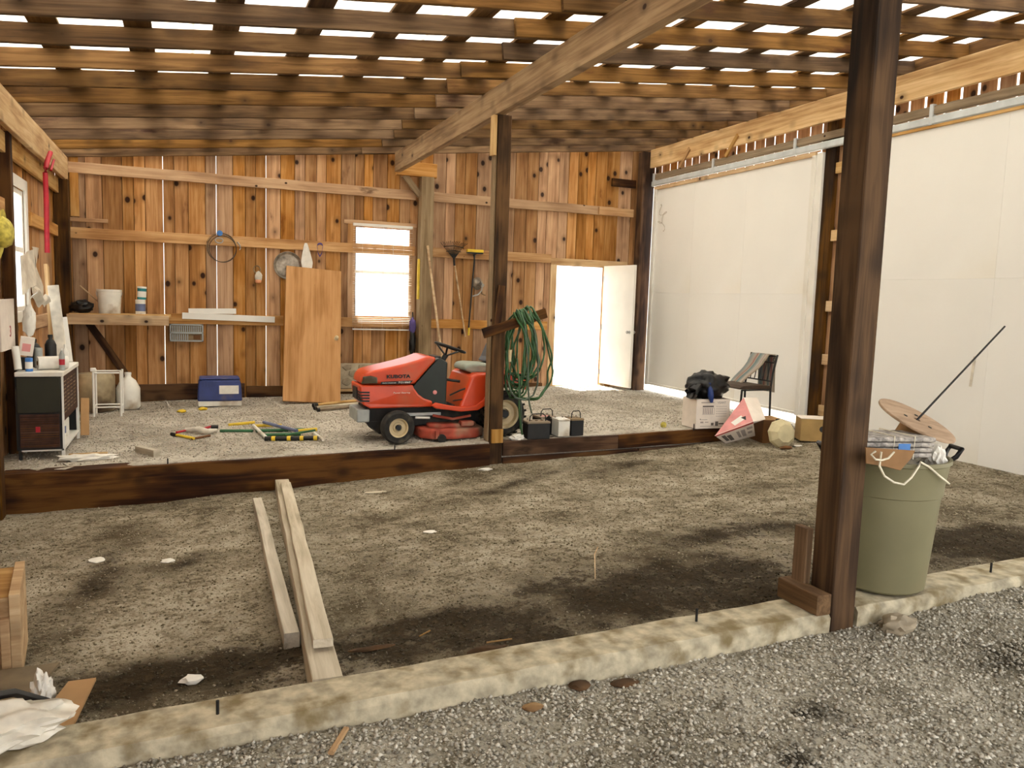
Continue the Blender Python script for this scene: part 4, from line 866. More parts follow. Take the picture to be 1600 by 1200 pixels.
b2 = battery(3.60, 7.77, .112, .20, .20, .20, 'black', 'greypost', 'black battery with a pink label behind the front battery', rot=.08)
MB().box(3.53, 3.63, 7.70, 7.76, .313, .315).build('top_label', M['pink'], b2)
battery(3.70, 7.57, .125, .135, .17, .185, 'whiteplastic', 'whiteplastic', 'cream battery standing between two black ones', handle=False)
battery(3.86, 7.57, .128, .145, .17, .185, 'black', 'greypost', 'black battery at the end of the row beside the cream one')
ct = MB(); ct.tube([(3.52, 7.55, .31), (3.54, 7.53, .34), (3.56, 7.55, .325), (3.555, 7.57, .305)], .012); ct.build('battery_clamp', M['chassis'], label='loose cable clamp on the front black battery', cat='clamp')
# ================================================================== corner by the sliding door
random.seed(31)
def open_box(name, x0, x1, y0, y1, z0, z1, mat, label, th=.006, T=None, cat='box', flaps=()):
    T = T or Matrix(); c = T @ Vector(((x0+x1)/2, (y0+y1)/2, z0)); e = empty(name, c, label, cat)
    m_ = MB(T); m_.box(x0, x1, y0, y1, z0, z0+th); m_.box(x0, x1, y0, y0+th, z0+th, z1); m_.box(x0, x1, y1-th, y1, z0+th, z1)
    m_.box(x0, x0+th, y0+th, y1-th, z0+th, z1); m_.box(x1-th, x1, y0+th, y1-th, z0+th, z1); m_.build('walls', M[mat], e)
    return e, T
wb, T = open_box('cardboard_box', 0, .44, 0, .30, 0, .335, 'boxwhite', 'white printed cardboard box holding a black bin bag', T=Matrix.Translation((5.33, 7.43, .165)) @ Matrix.Rotation(-.06, 4, 'Z'))
def mark(x0, x1, z0, z1, mat='ink', nm='print_mark', par=wb, T_=None, y=0): MB(T_ or T).box(x0, x1, y-.0012, y+.001, z0, z1).build(nm, M[mat], par)
text_mesh('VISANT', .035, 'box_lettering', M['inkmid'], wb, T @ Vector((.27, -.001, .285)), (1, -.06, 0), (0, 0, 1), .0005, 0, .0005, .115)
mark(.06, .23, .292, .304, 'inkmid'); mark(.08, .225, .245, .262)
for k in range(6): mark(.085+k*.023, .098+k*.023, .165, .232, 'inkmid')
for a, b_ in ((.232, .236), (.16, .163)): mark(.075, .235, a, b_, 'inkmid')
mark(.232, .236, .16, .235, 'inkmid')
for k in range(5): mark(.275, .40, .25-k*.028, .254-k*.028, 'inkmid'); mark(.262, .268, .249-k*.028, .256-k*.028)
mark(.055, .15, .10, .104); mark(.052, .062, .104, .114); mark(.06, .10, .062, .082, 'inkmid'); mark(.12, .165, .068, .078, 'inkmid'); mark(.20, .235, .035, .065); mark(.255, .295, .03, .08); mark(.30, .37, .045, .06); mark(.06, .38, .024, .028)
bb = empty('bin_bag', (5.56, 7.58, .45), 'shiny black bin bag slumped in the white printed box', 'bag')
bg_ = MB(); bg_.blob((5.575, 7.585, .638), (.265, .185, .165), 4, amp=.25, freq=2.5, seed=1, ridge=.22, flat=-.142); bg_.build('bag_body', M['bagblack'], bb, smooth=80)
def neck(u, v):
    a = u*2*math.pi; r = .03+.11*v; return (5.46-.16*v+.25*r*math.cos(a)*0-r*.25*math.sin(a*5)*.4, 7.53+r*math.cos(a)*.8-.02, .68-.09*v*v-.03*v+r*math.sin(a)*.45)
MB().sheet(neck, 26, 8, .003).build('bag_neck', M['bagblack'], bb, smooth=80)
MB().tube([(5.485, 7.43, .68), (5.475, 7.395, .62), (5.48, 7.385, .54), (5.50, 7.388, .47)], [.02, .03, .035, .018], 8).build('blue_tie', M['bagblue'], bb, smooth=70)
MB().blob((5.66, 7.45, .468), (.032, .03, .03), 2, amp=.1).build('tennis_ball', M['yellowpale'], smooth=80, label='greenish ball among the things in the white box', cat='ball')
MB().cyl((5.40, 7.475, .33), (5.40, 7.475, .50), .030, .036, n=20).build('paper_cup', M['paper'], smooth=40, label='pale paper cup in the corner of the white box', cat='cup')
bl_ = at(1037, 662, 2, .19); MB().blob((bl_.x, bl_.y, terz(bl_.x, bl_.y)+.034), (.036, .036, .036), 2, amp=.12, seed=5).build('old_ball', M['yellowpale'], smooth=80, label='pale worn ball alone on the gravel before the exit door', cat='ball')
# iron chair
ch = empty('iron_chair', (6.1, 7.64, .12), 'black iron chair with a striped cloth over its back', 'chair')
def gz(x, y): return terz(x, y) if y > 7.5 else pitz(x, y)
sz = .615; yn, yf = 7.41, 7.87
for yy in (yn, yf):
    MB().tube([(6.36, yy, gz(6.36, yy)), (6.34, yy, sz), (6.36, yy, .8), (6.41, yy, 1.01)], .013, 8).build('back_leg', M['iron'], ch, smooth=60)
    MB().tube([(5.90, yy, gz(5.9, yy)), (5.93, yy, sz-.01)], .013, 8).build('front_leg', M['iron'], ch, smooth=60)
    MB().cyl((5.93, yy, sz-.015), (6.34, yy, sz-.015), .010, n=6).build('seat_rail', M['iron'], ch)
MB().prism([(5.885, sz-.005), (6.35, sz-.005), (6.35, sz+.03), (6.2, sz+.045), (5.95, sz+.035), (5.885, sz+.01)], yn-.01, yf+.01).build('seat', plain('dark_seat', (.05, .028, .014), .7), ch, bevel=.012)
for z, xx in ((.99, 6.405), (.915, 6.39), (.70, 6.345)): MB().cyl((xx, yn, z), (xx, yf, z), .009, n=6).build('back_rail', M['iron'], ch)
for k in range(5):
    yy = yn+.08+k*.075; MB().cyl((6.345, yy, .70), (6.39, yy, .915), .006, n=6).build('back_bar', M['iron'], ch)
MB().tube([(6.395, yn+.03+.022*math.cos(t), .953+.022*math.sin(t)) for t in np.linspace(0, 6.28, 14)[:-1]], .005, 5, True).build('scroll', M['iron'], ch)
m_, nt, b = newmat('striped_cloth'); tcn = N(nt, 'ShaderNodeTexCoord'); sp = N(nt, 'ShaderNodeSeparateXYZ'); nt.links.new(tcn.outputs['UV'], sp.inputs[0])
rp = ramp(nt, [(0, (.30, .24, .17)), (.12, (.45, .40, .33)), (.2, (.22, .05, .05)), (.3, (.48, .44, .38)), (.42, (.12, .20, .21)), (.5, (.42, .36, .27)), (.62, (.25, .06, .05)), (.72, (.40, .36, .30)), (.85, (.14, .20, .22)), (1, (.36, .3, .22))])
nt.links.new(sp.outputs[0], rp.inputs[0]); nt.links.new(rp.outputs[0], b.inputs['Base Color']); b.inputs['Roughness'].default_value = .9
M['clothstripe'] = m_
def cloth(name, fn, nu, nv, par, th=.005):
    o = MB().sheet(fn, nu, nv, th).build(name, M['clothstripe'], par, smooth=70); W = nv+1; n1 = (nu+1)*W; uv = o.data.uv_layers.new(name='UVMap')
    for l in o.data.loops: k = l.vertex_index % n1; uv.data[l.index].uv = ((k//W)/nu, (k % W)/nv)
    return o
cl = empty('striped_cloth', (6.36, 7.7, .66), 'striped cloth draped over the iron chair back', 'cloth')
def c1(u, v):
    y_ = 7.50+.33*u; k = v
    return (6.375-.05*math.sin(min(1, k*3)*math.pi/2)-.25*max(0, k-.3)-.015*math.sin(u*17), y_+.22*max(0, k-.15)*(1-u*.5)+.01*math.sin(v*9), 1.012-.36*k)
cloth('front_drape', c1, 26, 16, cl)
cloth('back_drape', lambda u, v: (6.375+.065*min(1, v*10)+.008*math.sin(u*19)*min(1, v*10)+.02*v, 7.48+.30*u, 1.008-.50*max(0, v-.1)), 26, 10, cl)
# pink tray box leaning on the timber, brown box, cream shade, tan box
A_, B_, C_ = at(1117, 681, 1, 7.20), at(1162, 621, 1, 7.30), at(1177, 659, 1, 7.02)
A2 = at(1134, 693, 2, .0)
for _ in range(8): A2 = at(1134, 693, 2, pitz(A2.x, A2.y)+.002)
_pn = (C_-A_).cross(A2-A_); _rd = ray(1180, 681); C2 = EYE+_rd*((A_-EYE).dot(_pn)/_rd.dot(_pn))
B3, C3 = at(1184, 621, 1, 7.36), at(1196, 655, 1, 7.03)
pb_ = empty('pink_box', ((A_+C_)/2-Vector((0, 0, .1))), 'pink and white opened carton tipped against the timber', 'box')
def slab(name, pts_, mat, th=.006, par=pb_, off=0):
    n_s = (pts_[1]-pts_[0]).cross(pts_[2]-pts_[0]).normalized()
    if n_s.dot(EYE-pts_[0]) < 0: n_s = -n_s
    k = len(pts_); a_ = [p_+n_s*off for p_ in pts_]; b2_ = [p_-n_s*(th-off) for p_ in pts_]
    return MB().add(a_+b2_, [tuple(range(k)), tuple(range(2*k-1, k-1, -1))]+[(i, (i+1) % k, k+(i+1) % k, k+i) for i in range(k)]).build(name, M[mat], par)
def quadpt(q4, u, v): return q4[0].lerp(q4[1], u).lerp(q4[3].lerp(q4[2], u), v)
slab('pink_lid', [A_, B_, C_], 'pink'); slab('printed_side', [A_, C_, C2, A2], 'boxwhite'); slab('printed_end', [B_, B3, C3, C_], 'boxwhite')
D_ = A_+(B3-B_)*1.1; slab('back_side', [A_+(B3-B_)*.15, B_.lerp(B3, .9), C_.lerp(C3, .8)], 'boxwhite')
tri = lambda u, v: A_+(B_-A_)*u+(C_-A_)*v
slab('white_window', [tri(.26, .22), tri(.38, .40), tri(.20, .62), tri(.10, .45)], 'white', .003, off=.001)
slab('torn_hole', [tri(.30, .45), tri(.30, .58), tri(.15, .70)], 'black', .003, off=.002)
qs, qe = [A_, C_, C2, A2], [B_, B3, C3, C_]
slab('red_band', [quadpt(qs, 0, .0), quadpt(qs, 1, .0), quadpt(qs, 1, .10), quadpt(qs, 0, .10)], 'pinkdark', .002, off=.001)
for u0, u1, v0, v1, mt in ((.10, .20, .25, .8, 'ink'), (.22, .34, .35, .85, 'ink'), (.50, .58, .3, .8, 'inkmid'), (.62, .74, .3, .8, 'inkmid'), (.80, .96, .25, .4, 'inkmid'), (.80, .93, .55, .7, 'inkmid')):
    slab('print_mark', [quadpt(qs, u0, v0), quadpt(qs, u1, v0), quadpt(qs, u1, v1), quadpt(qs, u0, v1)], mt, .002, off=.001)
for u0, u1, v0, v1, mt in ((.2, .8, .12, .2, 'pinkdark'), (.2, .5, .5, .85, 'inkmid'), (.58, .85, .5, .85, 'inkmid')):
    slab('print_mark', [quadpt(qe, u0, v0), quadpt(qe, u1, v0), quadpt(qe, u1, v1), quadpt(qe, u0, v1)], mt, .002, off=.001)
Tb = Matrix.Translation((6.0, 7.09, pitz(5.95, 7.05)+.012)) @ Matrix.Rotation(-.22, 4, 'Z')
bx_ = empty('cardboard_box', Tb @ Vector((.17, .2, 0)), 'closed dark brown cardboard box with a round hand hole', 'box')
MB(Tb).box(0, .265, 0, .33, 0, .265).build('carton', M['carddark'], bx_, bevel=.004)
MB(Tb).lathe([(0, 0), (.03, 0), (.03, .002), (0, .002)], (.15, .001, .14), (0, -1, 0), 16).build('hand_hole', M['black'], bx_)
for s in (-1, 1): MB(Tb).box(.003, .262, .165+s*.004 if s > 0 else .003, .327 if s > 0 else .161, .265, .269).build('flap', M['card'], bx_)
shc = Vector((6.02, 6.80, pitz(6.02, 6.8))); se_ = empty('lamp_shade', shc, 'cream faceted paper shade lying against the brown box', 'shade')
Ts = Matrix.Translation(shc+Vector((0, 0, .155))) @ Matrix.Rotation(-.15, 4, 'X') @ Matrix.Rotation(.2, 4, 'Y')
MB(Ts).lathe([(0, .0), (.10, .005), (.155, .06), (.165, .10), (.12, .15)], (0, -.06, 0), (.12, 1, 0), 9).build('paper_cone', M['yellowpale'] if 0 else plain('cream_paper', (.62, .54, .33), .8, var=.1), se_)
MB(Ts).tube([(.165*math.cos(t), .045, .155*math.sin(t)) for t in np.linspace(-.6, 2.0, 16)], .009, 6).build('dark_rim', M['black'], se_, smooth=60)
MB().blob(shc+Vector((-.02, -.10, .018)), (.08, .04, .02), 2, amp=.4, seed=3).build('crumpled_wrap', M['carddark'], smooth=60, label='dark crumpled wrapper under the cream shade', cat='wrapper')
MB().blob(shc+Vector((.215, -.02, .012)), (.06, .03, .012), 2, amp=.4, seed=6).build('paper_scrap', M['paper'], smooth=60, label='cream paper scrap beside the cream shade', cat='scrap')
tb, T2 = open_box('cardboard_box', 0, .40, 0, .26, 0, .25, 'cardtan', 'tan cardboard box with a hand slot behind the dark post', T=Matrix.Translation((6.33, 6.86, pitz(6.5, 6.9)+.012)) @ Matrix.Rotation(-.5, 4, 'Z'))
MB(T2).lathe([(0, 0), (.035, 0), (.035, .002), (0, .002)], (.235, .001, .14), (0, -1, 0), 16).build('hand_slot', M['black'], tb)
MB(T2).box(-.005, .405, -.005, .265, .25, .256).build('lid_flap', M['boxwhite'], tb)
sp_ = at(1085, 668, 2, .17); MB().cyl((5.315, 7.44, .14), (5.315, 7.44, .22), .006, n=6).build('steel_stake', M['chassis'], label='short dark stake standing beside the white printed box', cat='stake')

# ================================================================== trash can at the dark post
tcx, tcy, tcz = 3.385, 3.02, .128
tcn_ = empty('trash_can', (tcx, tcy, tcz), 'olive plastic trash can filled with rubbish beside the dark post', 'trash can')
MB().lathe([(0, 0), (.205, 0), (.218, .012), (.258, .50), (.266, .505), (.270, .56), (.285, .665), (.294, .67), (.294, .69), (.28, .69), (.272, .66), (.25, .5), (.21, .02), (0, .018)], (tcx, tcy, tcz), n=48).build('barrel', M['can'], tcn_, smooth=35)
for s, am in ((1, -.35), (-1, -.35)):
    d = Vector((math.cos(am) if s > 0 else -math.cos(am), math.sin(am)*s, 0)); p = Vector((tcx, tcy, tcz)); tn = Vector((-d.y, d.x, 0))
    h = MB().tube([p+d*.28+tn*.0+Vector((0, 0, .55)), p+d*.30+Vector((0, 0, .64)), p+d*.33-tn*.05+Vector((0, 0, .69)), p+d*.355-tn*.05+Vector((0, 0, .73)), p+d*.355+tn*.05+Vector((0, 0, .73)), p+d*.33+tn*.05+Vector((0, 0, .69)), p+d*.30+Vector((0, 0, .645))], .013, 8)
    h.build('handle', M['black'], tcn_, smooth=60)
rim = tcz+.69
# newspaper bundle, cardboard, papers
cp = at(1395, 690, 1, 2.98)
nb = empty('newspaper_bundle', (3.28, 2.93, rim), 'tied bundle of newspapers on top of the trash can', 'newspaper')
Tn = Matrix.Translation((3.245, 2.93, rim+.06)) @ Matrix.Rotation(-.12, 4, 'Z') @ Matrix.Rotation(.02, 4, 'Y')
for k in range(4):
    nb_m = MB(Tn); dx = random.uniform(-.012, .012); nb_m.box(-.205+dx, .20+dx, -.12, .12, -.035+k*.026, -.013+k*.026); nb_m.build('folded_paper', M['newsprint'], nb, bevel=.008, seg=2)
MB(Tn).box(-.02, .05, -.1215, -.120, -.015, .035).build('blue_advert', M['bluecap'], nb)
for xx in (-.05, .07): MB(Tn).tube([(xx, -.124, -.04), (xx, -.124, .072), (xx, .124, .072), (xx, .124, -.04)], .003, 5, True).build('twine', M['cord'], nb)
cs_ = [at(1353, 699, 1, 2.735), at(1430, 704, 1, 2.735), at(1424, 716, 1, 2.725), at(1407, 735, 1, 2.70), at(1384, 729, 1, 2.705), at(1354, 724, 1, 2.705)]
slab('cardboard_sheet', cs_, 'cardbrown', .006, None); tag(bpy.data.objects['cardboard_sheet'], 'torn cardboard sheet wedged under the newspaper bundle', 'cardboard')
for i, (x, y, z, r, sd_, lb) in enumerate(((3.505, 2.83, rim+.0, (.045, .04, .065), 4, 'crumpled white paper beside the newspaper bundle'), (3.575, 3.0, rim-.03, (.06, .08, .06), 8, 'crumpled white plastic under the cable spool'), (3.40, 3.08, rim-.10, (.12, .12, .05), 12, 'rumpled grey plastic deep in the trash can'))):
    MB().blob((x, y, z), r, 3, amp=.5, freq=3.2, seed=sd_, ridge=.4).build('crumpled_paper', M['paper'] if i < 2 else M['clear'], smooth=30, label=lb, cat='paper')
def flapf(u, v): return (3.535+.09*u, 2.90-.05*v+.05*u, rim-.03+.02*u+.02*math.sin(u*5)+.06*v)
MB().sheet(flapf, 10, 4, .002).build('plastic_sheet', M['clear'], smooth=60, label='cloudy plastic sheet sticking out of the trash can', cat='plastic')
# cord hanging over the rim
def onrim(px, py, y=2.692):
    if px < 1432: return at(px, py, 1, y)
    d = ray(px, py); ox, oy = EYE.x-tcx, EYE.y-tcy; A2_ = d.x*d.x+d.y*d.y; B2_ = ox*d.x+oy*d.y; q2 = B2_*B2_-A2_*(ox*ox+oy*oy-.302**2)
    return EYE+d*((-B2_-math.sqrt(max(0, q2)))/A2_)
MB().tube([onrim(1377, 706), onrim(1374, 728), onrim(1382, 744), onrim(1397, 754), onrim(1412, 757), onrim(1424, 746), onrim(1436, 728), onrim(1438, 722), onrim(1452, 730), onrim(1468, 744), onrim(1483, 756)], .0055, 6).build('cord', M['cord'], smooth=70, label='pale cord looped over the trash can rim', cat='cord')
MB().tube([onrim(a_, b2, 2.680) for a_, b2 in ((1397, 706), (1388, 716), (1378, 719), (1368, 718), (1361, 710), (1368, 705))], .005, 6).build('cord', M['cord'], smooth=70, label='short white loop of cord hanging from the newspaper bundle', cat='cord')
# wooden spool and steel rod
so = at(1432, 657, 1, 3.02); n_ = (-_d*.86*math.cos(.40)+_r*.86*math.sin(.40)-_f*.36).normalized()
spo = empty('cable_spool', so-n_*.2, 'wooden cable spool flange tilted on top of the trash can', 'spool')
MB().lathe([(.018, 0), (.205, 0), (.208, .003), (.208, .010), (.205, .013), (.018, .013)], so-n_*.0065, n_, 44, True).build('flange', M['ply'], spo, smooth=30)
MB().lathe([(.03, 0), (.062, 0), (.062, .143), (.03, .143)], so-n_*.0065, -n_, 24, True).build('hub', M['card'], spo, smooth=40)
u_ = n_.orthogonal().normalized(); v_ = n_.cross(u_)
for a in range(3): MB().cyl(so+(u_*math.cos(a*2.1)+v_*math.sin(a*2.1))*.075+n_*.006, so+(u_*math.cos(a*2.1)+v_*math.sin(a*2.1))*.075+n_*.009, .010, n=10).build('bolt_head', M['chassis'], spo)
re_ = at(1570, 510, 1, 3.16)
MB().cyl(so-(re_-so)*.05, re_, .0055, .005, n=8).build('steel_rod', M['chassis'], smooth=40, label='long thin dark rod standing in the spool hole', cat='rod')
# stone at the can foot
MB().blob((3.18, 2.70, frontz(3.2, 2.7)+.03), (.10, .06, .05), 3, amp=.4, seed=14).build('rock', M['stone'], smooth=50, label='dirty rock on the gravel between post and trash can', cat='rock')

# ================================================================== boards in the sunken floor
def beam2(name, a, b_, w_, h_, mat, label): return lumber(name, a, b_, w_, h_, (1, 0, 0), M[mat], warp=.004, label=label, cat='board')
beam2('plank', (.505, 3.05, -.035), (.795, 7.42, -.225), .12, .13, 'plank', 'lower grey plank lying between kerb and retaining timber')
beam2('plank', (.53, 3.33, .052), (.785, 7.04, -.118), .085, .038, 'plank', 'upper pale plank stacked on the lower grey plank')
lumber('plank', (.445, 3.72, -.095), (.535, 6.88, -.225), .072, .085, (1, 0, 0), M['plank'], warp=.004, label='shorter grey plank lying beside the stacked planks', cat='board')
# anchor bolts in kerb and timber
for px, py, lb, h in ((340, 1107, 'rusty anchor bolt in the kerb left of the planks', .05), (1088, 962, 'dark anchor bolt in the kerb before the dark soil patch', .06), (1548, 885, 'small rusty bolt in the kerb right of the trash can', .05)):
    q_ = at(px, py+8, 2, 0);
    for _ in range(6): q_ = at(px, py+8, 2, kz(q_.x)+.004)
    MB().cyl(q_-Vector((0, 0, .06)), q_+Vector((0, 0, h)), .006, n=8).build('anchor_bolt', M['chassis'], smooth=40, label=lb, cat='bolt')
for x_, lb in ((-.17, 'steel spike in the retaining timber near the cabinet'), (1.87, 'steel spike in the retaining timber below the mower wheel')):
    z_ = -.19+(x_+1.42)*.0199+.185; MB().cyl((x_, 7.5, z_-.05), (x_, 7.5, z_+.045), .006, n=8).build('timber_spike', M['chassis'], smooth=40, label=lb, cat='spike')
# crate, cardboard and plastic in the near left corner
cr = empty('wooden_crate', (-.80, 3.95, -.16), 'wooden crate standing on end in the near left corner', 'crate')
Tk = Matrix.Translation((-.70, 3.86, -.16)) @ Matrix.Rotation(.10, 4, 'Z') @ Matrix.Rotation(.10, 4, 'X')
def cb(x0, x1, y0, y1, z0, z1, nm, mat='scrap'): MB(Tk).box(x0, x1, y0, y1, z0, z1).build(nm, M[mat], cr, bevel=.003)
cb(-.02, .02, -.02, .34, .0, .40, 'side_board', 'pale'); cb(-.44, -.40, -.02, .34, 0, .40, 'side_board', 'pale'); cb(-.40, -.02, -.01, .01, 0, .38, 'panel'); cb(-.40, -.02, .01, .33, 0, .02, 'bottom_board'); cb(-.40, -.02, .01, .33, .36, .38, 'top_board'); cb(-.055, -.02, -.035, -.01, 0, .30, 'cleat')
MB(Tk).cyl((-.12, -.012, .07), (-.12, -.008, .07), .018, n=12).build('hand_hole', M['black'], cr)
for nm, poly, z, rx, ry, mat, lb in (('cardboard_flat', [(-1.0, 3.35), (-.62, 3.42), (-.53, 3.80), (-.95, 3.80)], -.10, .0, 0, 'cardgrey', 'dusty cardboard flat lying before the wooden crate'), ('cardboard_flat', [(-.54, 3.14), (-.40, 3.13), (-.36, 3.50), (-.46, 3.50)], -.055, 0, 0, 'card', 'small tan cardboard piece beside the kerb in the corner')):
    MB().prism(poly, z, z+.012, 'xy').build(nm, M[mat], label=lb, cat='cardboard')
for i, (c_, r_, sd_, lb) in enumerate((((-.60, 3.0, .062), (.20, .13, .06), 5, 'crumpled white plastic bag by the kerb corner'), ((-.54, 3.42, -.055), (.042, .06, .09), 7, 'twisted white paper between the cardboard pieces'), ((-.96, 3.20, -.085), (.13, .12, .07), 9, 'rumpled white bag at the cardboard flat'))):
    MB().blob(c_, r_, 4, amp=.45, freq=2.6, seed=sd_, ridge=(.18, .35, .35)[i], flat=(-.058, None, None)[i]).build('plastic_bag', M['clear'] if i != 1 else M['paper'], smooth=50, label=lb, cat='bag')
MB().tube([(-1.0, 2.98, .06), (-.82, 3.0, .135), (-.70, 3.03, .15), (-.58, 3.12, .115), (-.49, 3.19, .03)], .016, 6).build('black_strap', M['black'], smooth=60, label='black strap lying over the white plastic bag', cat='strap')
# litter
random.seed(77)
def flatscrap(px, py, zf, rx, ry, mat, label, cat, h=.012):
    q_ = at(px, py, 2, 0)
    for _ in range(8): q_ = at(px, py, 2, zf(q_.x, q_.y))
    MB().blob((q_.x, q_.y, zf(q_.x, q_.y)+h), (rx, ry, h*1.4), 2, amp=.5, freq=2.5, seed=px % 13).build({'scrap': 'paper_scrap', 'shard': 'wood_shard', 'leaf': 'dry_leaf', 'bark': 'bark_piece'}[cat], M[mat], smooth=40, label=label, cat=cat)
flatscrap(300, 1066, pitz, .05, .035, 'paper', 'white paper scrap on the dark soil near the kerb', 'scrap')
flatscrap(262, 878, pitz, .045, .035, 'paper', 'small white scrap on dirt left of the planks', 'scrap', .008)
flatscrap(152, 876, pitz, .05, .06, 'paper', 'grey paper scrap far left on the dirt floor', 'scrap', .006)
flatscrap(672, 832, pitz, .05, .035, 'paper', 'pale flat scrap on the middle of the dirt floor', 'scrap', .006)
flatscrap(588, 770, pitz, .10, .035, 'plank', 'pale wood shard on dirt right of the planks', 'shard', .006)
flatscrap(758, 735, pitz, .07, .03, 'paper', 'white strip of litter at the foot of the hose post timber', 'scrap', .01)
flatscrap(832, 1108, frontz, .04, .03, 'scrap', 'pale curled leaf on the front gravel below the kerb', 'leaf', .009)
flatscrap(905, 1075, frontz, .05, .035, 'leaf', 'dark brown curled leaf against the kerb face', 'leaf', .010)
flatscrap(975, 1070, frontz, .06, .035, 'leaf', 'dry folded leaf on gravel beside the kerb', 'leaf', .008)
flatscrap(585, 1015, pitz, .12, .02, 'leaf', 'dark bark strip on the soil beside the planks', 'bark', .008)
flatscrap(760, 1020, pitz, .09, .03, 'leaf', 'brown bark piece on the dark soil along the kerb', 'bark', .012)
def chip(name, p0, p1, w_, mat, lb, cat='stick', th=.014): lumber(name, p0, p1, w_, th, (0, 0, 1) if 0 else (.3, -1, 0), M[mat], label=lb, cat=cat)
def gp(px, py, zf, d=.012):
    q_ = at(px, py, 2, 0)
    for _ in range(8): q_ = at(px, py, 2, zf(q_.x, q_.y))
    return Vector((q_.x, q_.y, zf(q_.x, q_.y)+d))
chip('wood_chip', gp(517, 1182, frontz), gp(541, 1143, frontz), .022, 'scrap', 'thin tan wood stick on the front gravel below the kerb')
chip('twig', gp(760, 1008, pitz), gp(800, 1002, pitz), .005, 'scrap', 'thin twig on dark soil along the kerb', th=.008)
chip('twig', gp(655, 998, pitz), gp(672, 989, pitz), .005, 'scrap', 'short twig on dark soil near the planks', th=.008)
MB().tube([gp(930, 905, pitz, .0), gp(928, 890, pitz, .06)+Vector((0, 0, .03)), gp(933, 880, pitz, .10)], .004, 5).build('root', M['pale'], smooth=60, label='thin pale root curling up from the dark soil', cat='root')
# ================================================================== raised floor: cooler, pipes, tools
cq = gp(341, 636, terz, 0); ce = empty('cooler', (.40, 11.1, .04), 'dark blue plastic cooler with white base and label', 'cooler')
MB().prism([(.12, 0), (.66, 0), (.66, .07), (.12, .07)], 10.95, 11.27).build('base', M['whiteplastic'], ce, bevel=.012)
o = ce.children[0]; o.location.z = .045-WL[ce].z+.0
MB().prism([(.115, .115), (.665, .115), (.65, .36), (.63, .39), (.15, .39), (.13, .36)], 10.94, 11.28).build('tub', M['blue'], ce, bevel=.02, seg=3)
MB().prism([(.135, .395), (.645, .395), (.63, .42), (.15, .42)], 10.945, 11.275).build('lid', M['blue'], ce, bevel=.012)
MB().box(.38, .62, 10.932, 10.942, .21, .32).build('white_label', M['paper'], ce)
for k in range(5): MB().box(.17+k*.035, .19+k*.035, 10.930, 10.942, .30, .385).build('vent_rib', M['blue'], ce)
def pipe(p0, p1, r, mat, name='pipe', parent=None, **kw): return MB().cyl(p0, p1, r, n=10).build(name, M[mat], parent, smooth=40, **kw)
def g5(px, py, d=.02): return gp(px, py, terz, d)
fr = empty('pipe_frame', g5(450, 680), 'flat frame of green and yellow taped pipes on the gravel', 'pipe frame')
for nm, a, b_, r, mt, d in (('front_pipe', (414, 690), (497, 689), .024, 'black', .03), ('left_pipe', (396, 670), (416, 689), .018, 'whiteplastic', .035), ('green_pipe', (400, 676), (476, 674), .018, 'green', .02), ('green_pipe', (410, 683), (470, 681), .018, 'green', .02), ('back_pipe', (398, 668), (440, 667), .016, 'yellow', .02), ('blue_pipe', (412, 668), (464, 682), .018, 'bluegrey', .06), ('yellow_pipe', (464, 681), (495, 678), .020, 'yellow', .05), ('green_pipe', (445, 689), (492, 681), .012, 'green', .06), ('right_pipe', (490, 680), (505, 692), .014, 'whiteplastic', .03)):
    pipe(g5(*a, d), g5(*b_, d), r, mt, nm, fr)
fa, fb = g5(414, 690, .03), g5(497, 689, .03)
for t in (.13, .42, .66, .92): MB().cyl(fa.lerp(fb, t), fa.lerp(fb, t+.07), .0255, n=10).build('yellow_tape', M['yellow'], fr, smooth=40)
pipe(g5(344, 676, .02), g5(395, 676, .02), .016, 'green', 'green_pole', label='green pole lying between the taped frame and the loppers', cat='pole')
lp = empty('lopper', g5(300, 680), 'long handled lopper with yellow and red grips on the gravel', 'lopper')
pipe(g5(272, 682, .02), g5(303, 688, .02), .014, 'yellow', 'yellow_handle', lp); pipe(g5(268, 681, .02), g5(276, 683, .02), .019, 'black', 'grip_end', lp)
pipe(g5(276, 680, .03), g5(300, 675, .03), .012, 'red', 'red_handle', lp); MB().tube([g5(290, 677, .04), g5(310, 678, .05), g5(325, 680, .04), g5(338, 676, .03)], [.02, .035, .03, .015], 7).build('cloth_wrap', M['clear'], lp, smooth=60)
pipe(g5(318, 674, .03), g5(333, 670, .03), .013, 'red', 'red_handle', lp); pipe(g5(330, 671, .03), g5(341, 671, .03), .02, 'black', 'grip_end', lp)
pipe(g5(300, 688, .015), g5(328, 683, .015), .012, 'carddark', 'blade', lp)
pipe(g5(357, 666, .015), g5(398, 662, .015), .018, 'yellow', 'yellow_stick', label='yellow plastic stick lying alone on the gravel', cat='stick')
for px, py, lb in ((284, 645, 'small yellow plastic bit far from the cooler'), (317, 641, 'yellow plastic piece in front of the cooler')):
    p = g5(px, py, .02); MB().blob(p, (.055, .04, .022), 2, amp=.4, seed=px % 7).build('yellow_piece', M['yellow'], smooth=50, label=lb, cat='plastic')
bd = empty('pole_bundle', g5(525, 632), 'bundle of thin grey poles lying beside the loose door', 'poles')
for k, (a, b_) in enumerate((((490, 637), (560, 630)), ((492, 641), (562, 634)), ((497, 644), (558, 638)), ((494, 639), (556, 633)))):
    A_, B_ = g5(*a, .03+.02*(k == 3)), g5(*b_, .03+.03*(k == 3)); pipe(A_, B_, .022, ('greypost', 'plank', 'greypost', 'pale')[k], 'pole', bd)
    d_ = (B_-A_).normalized(); MB().cyl(A_-d_*.012, A_+d_*.02, .026, n=10).build('end_cap', M['black'], bd, smooth=40)
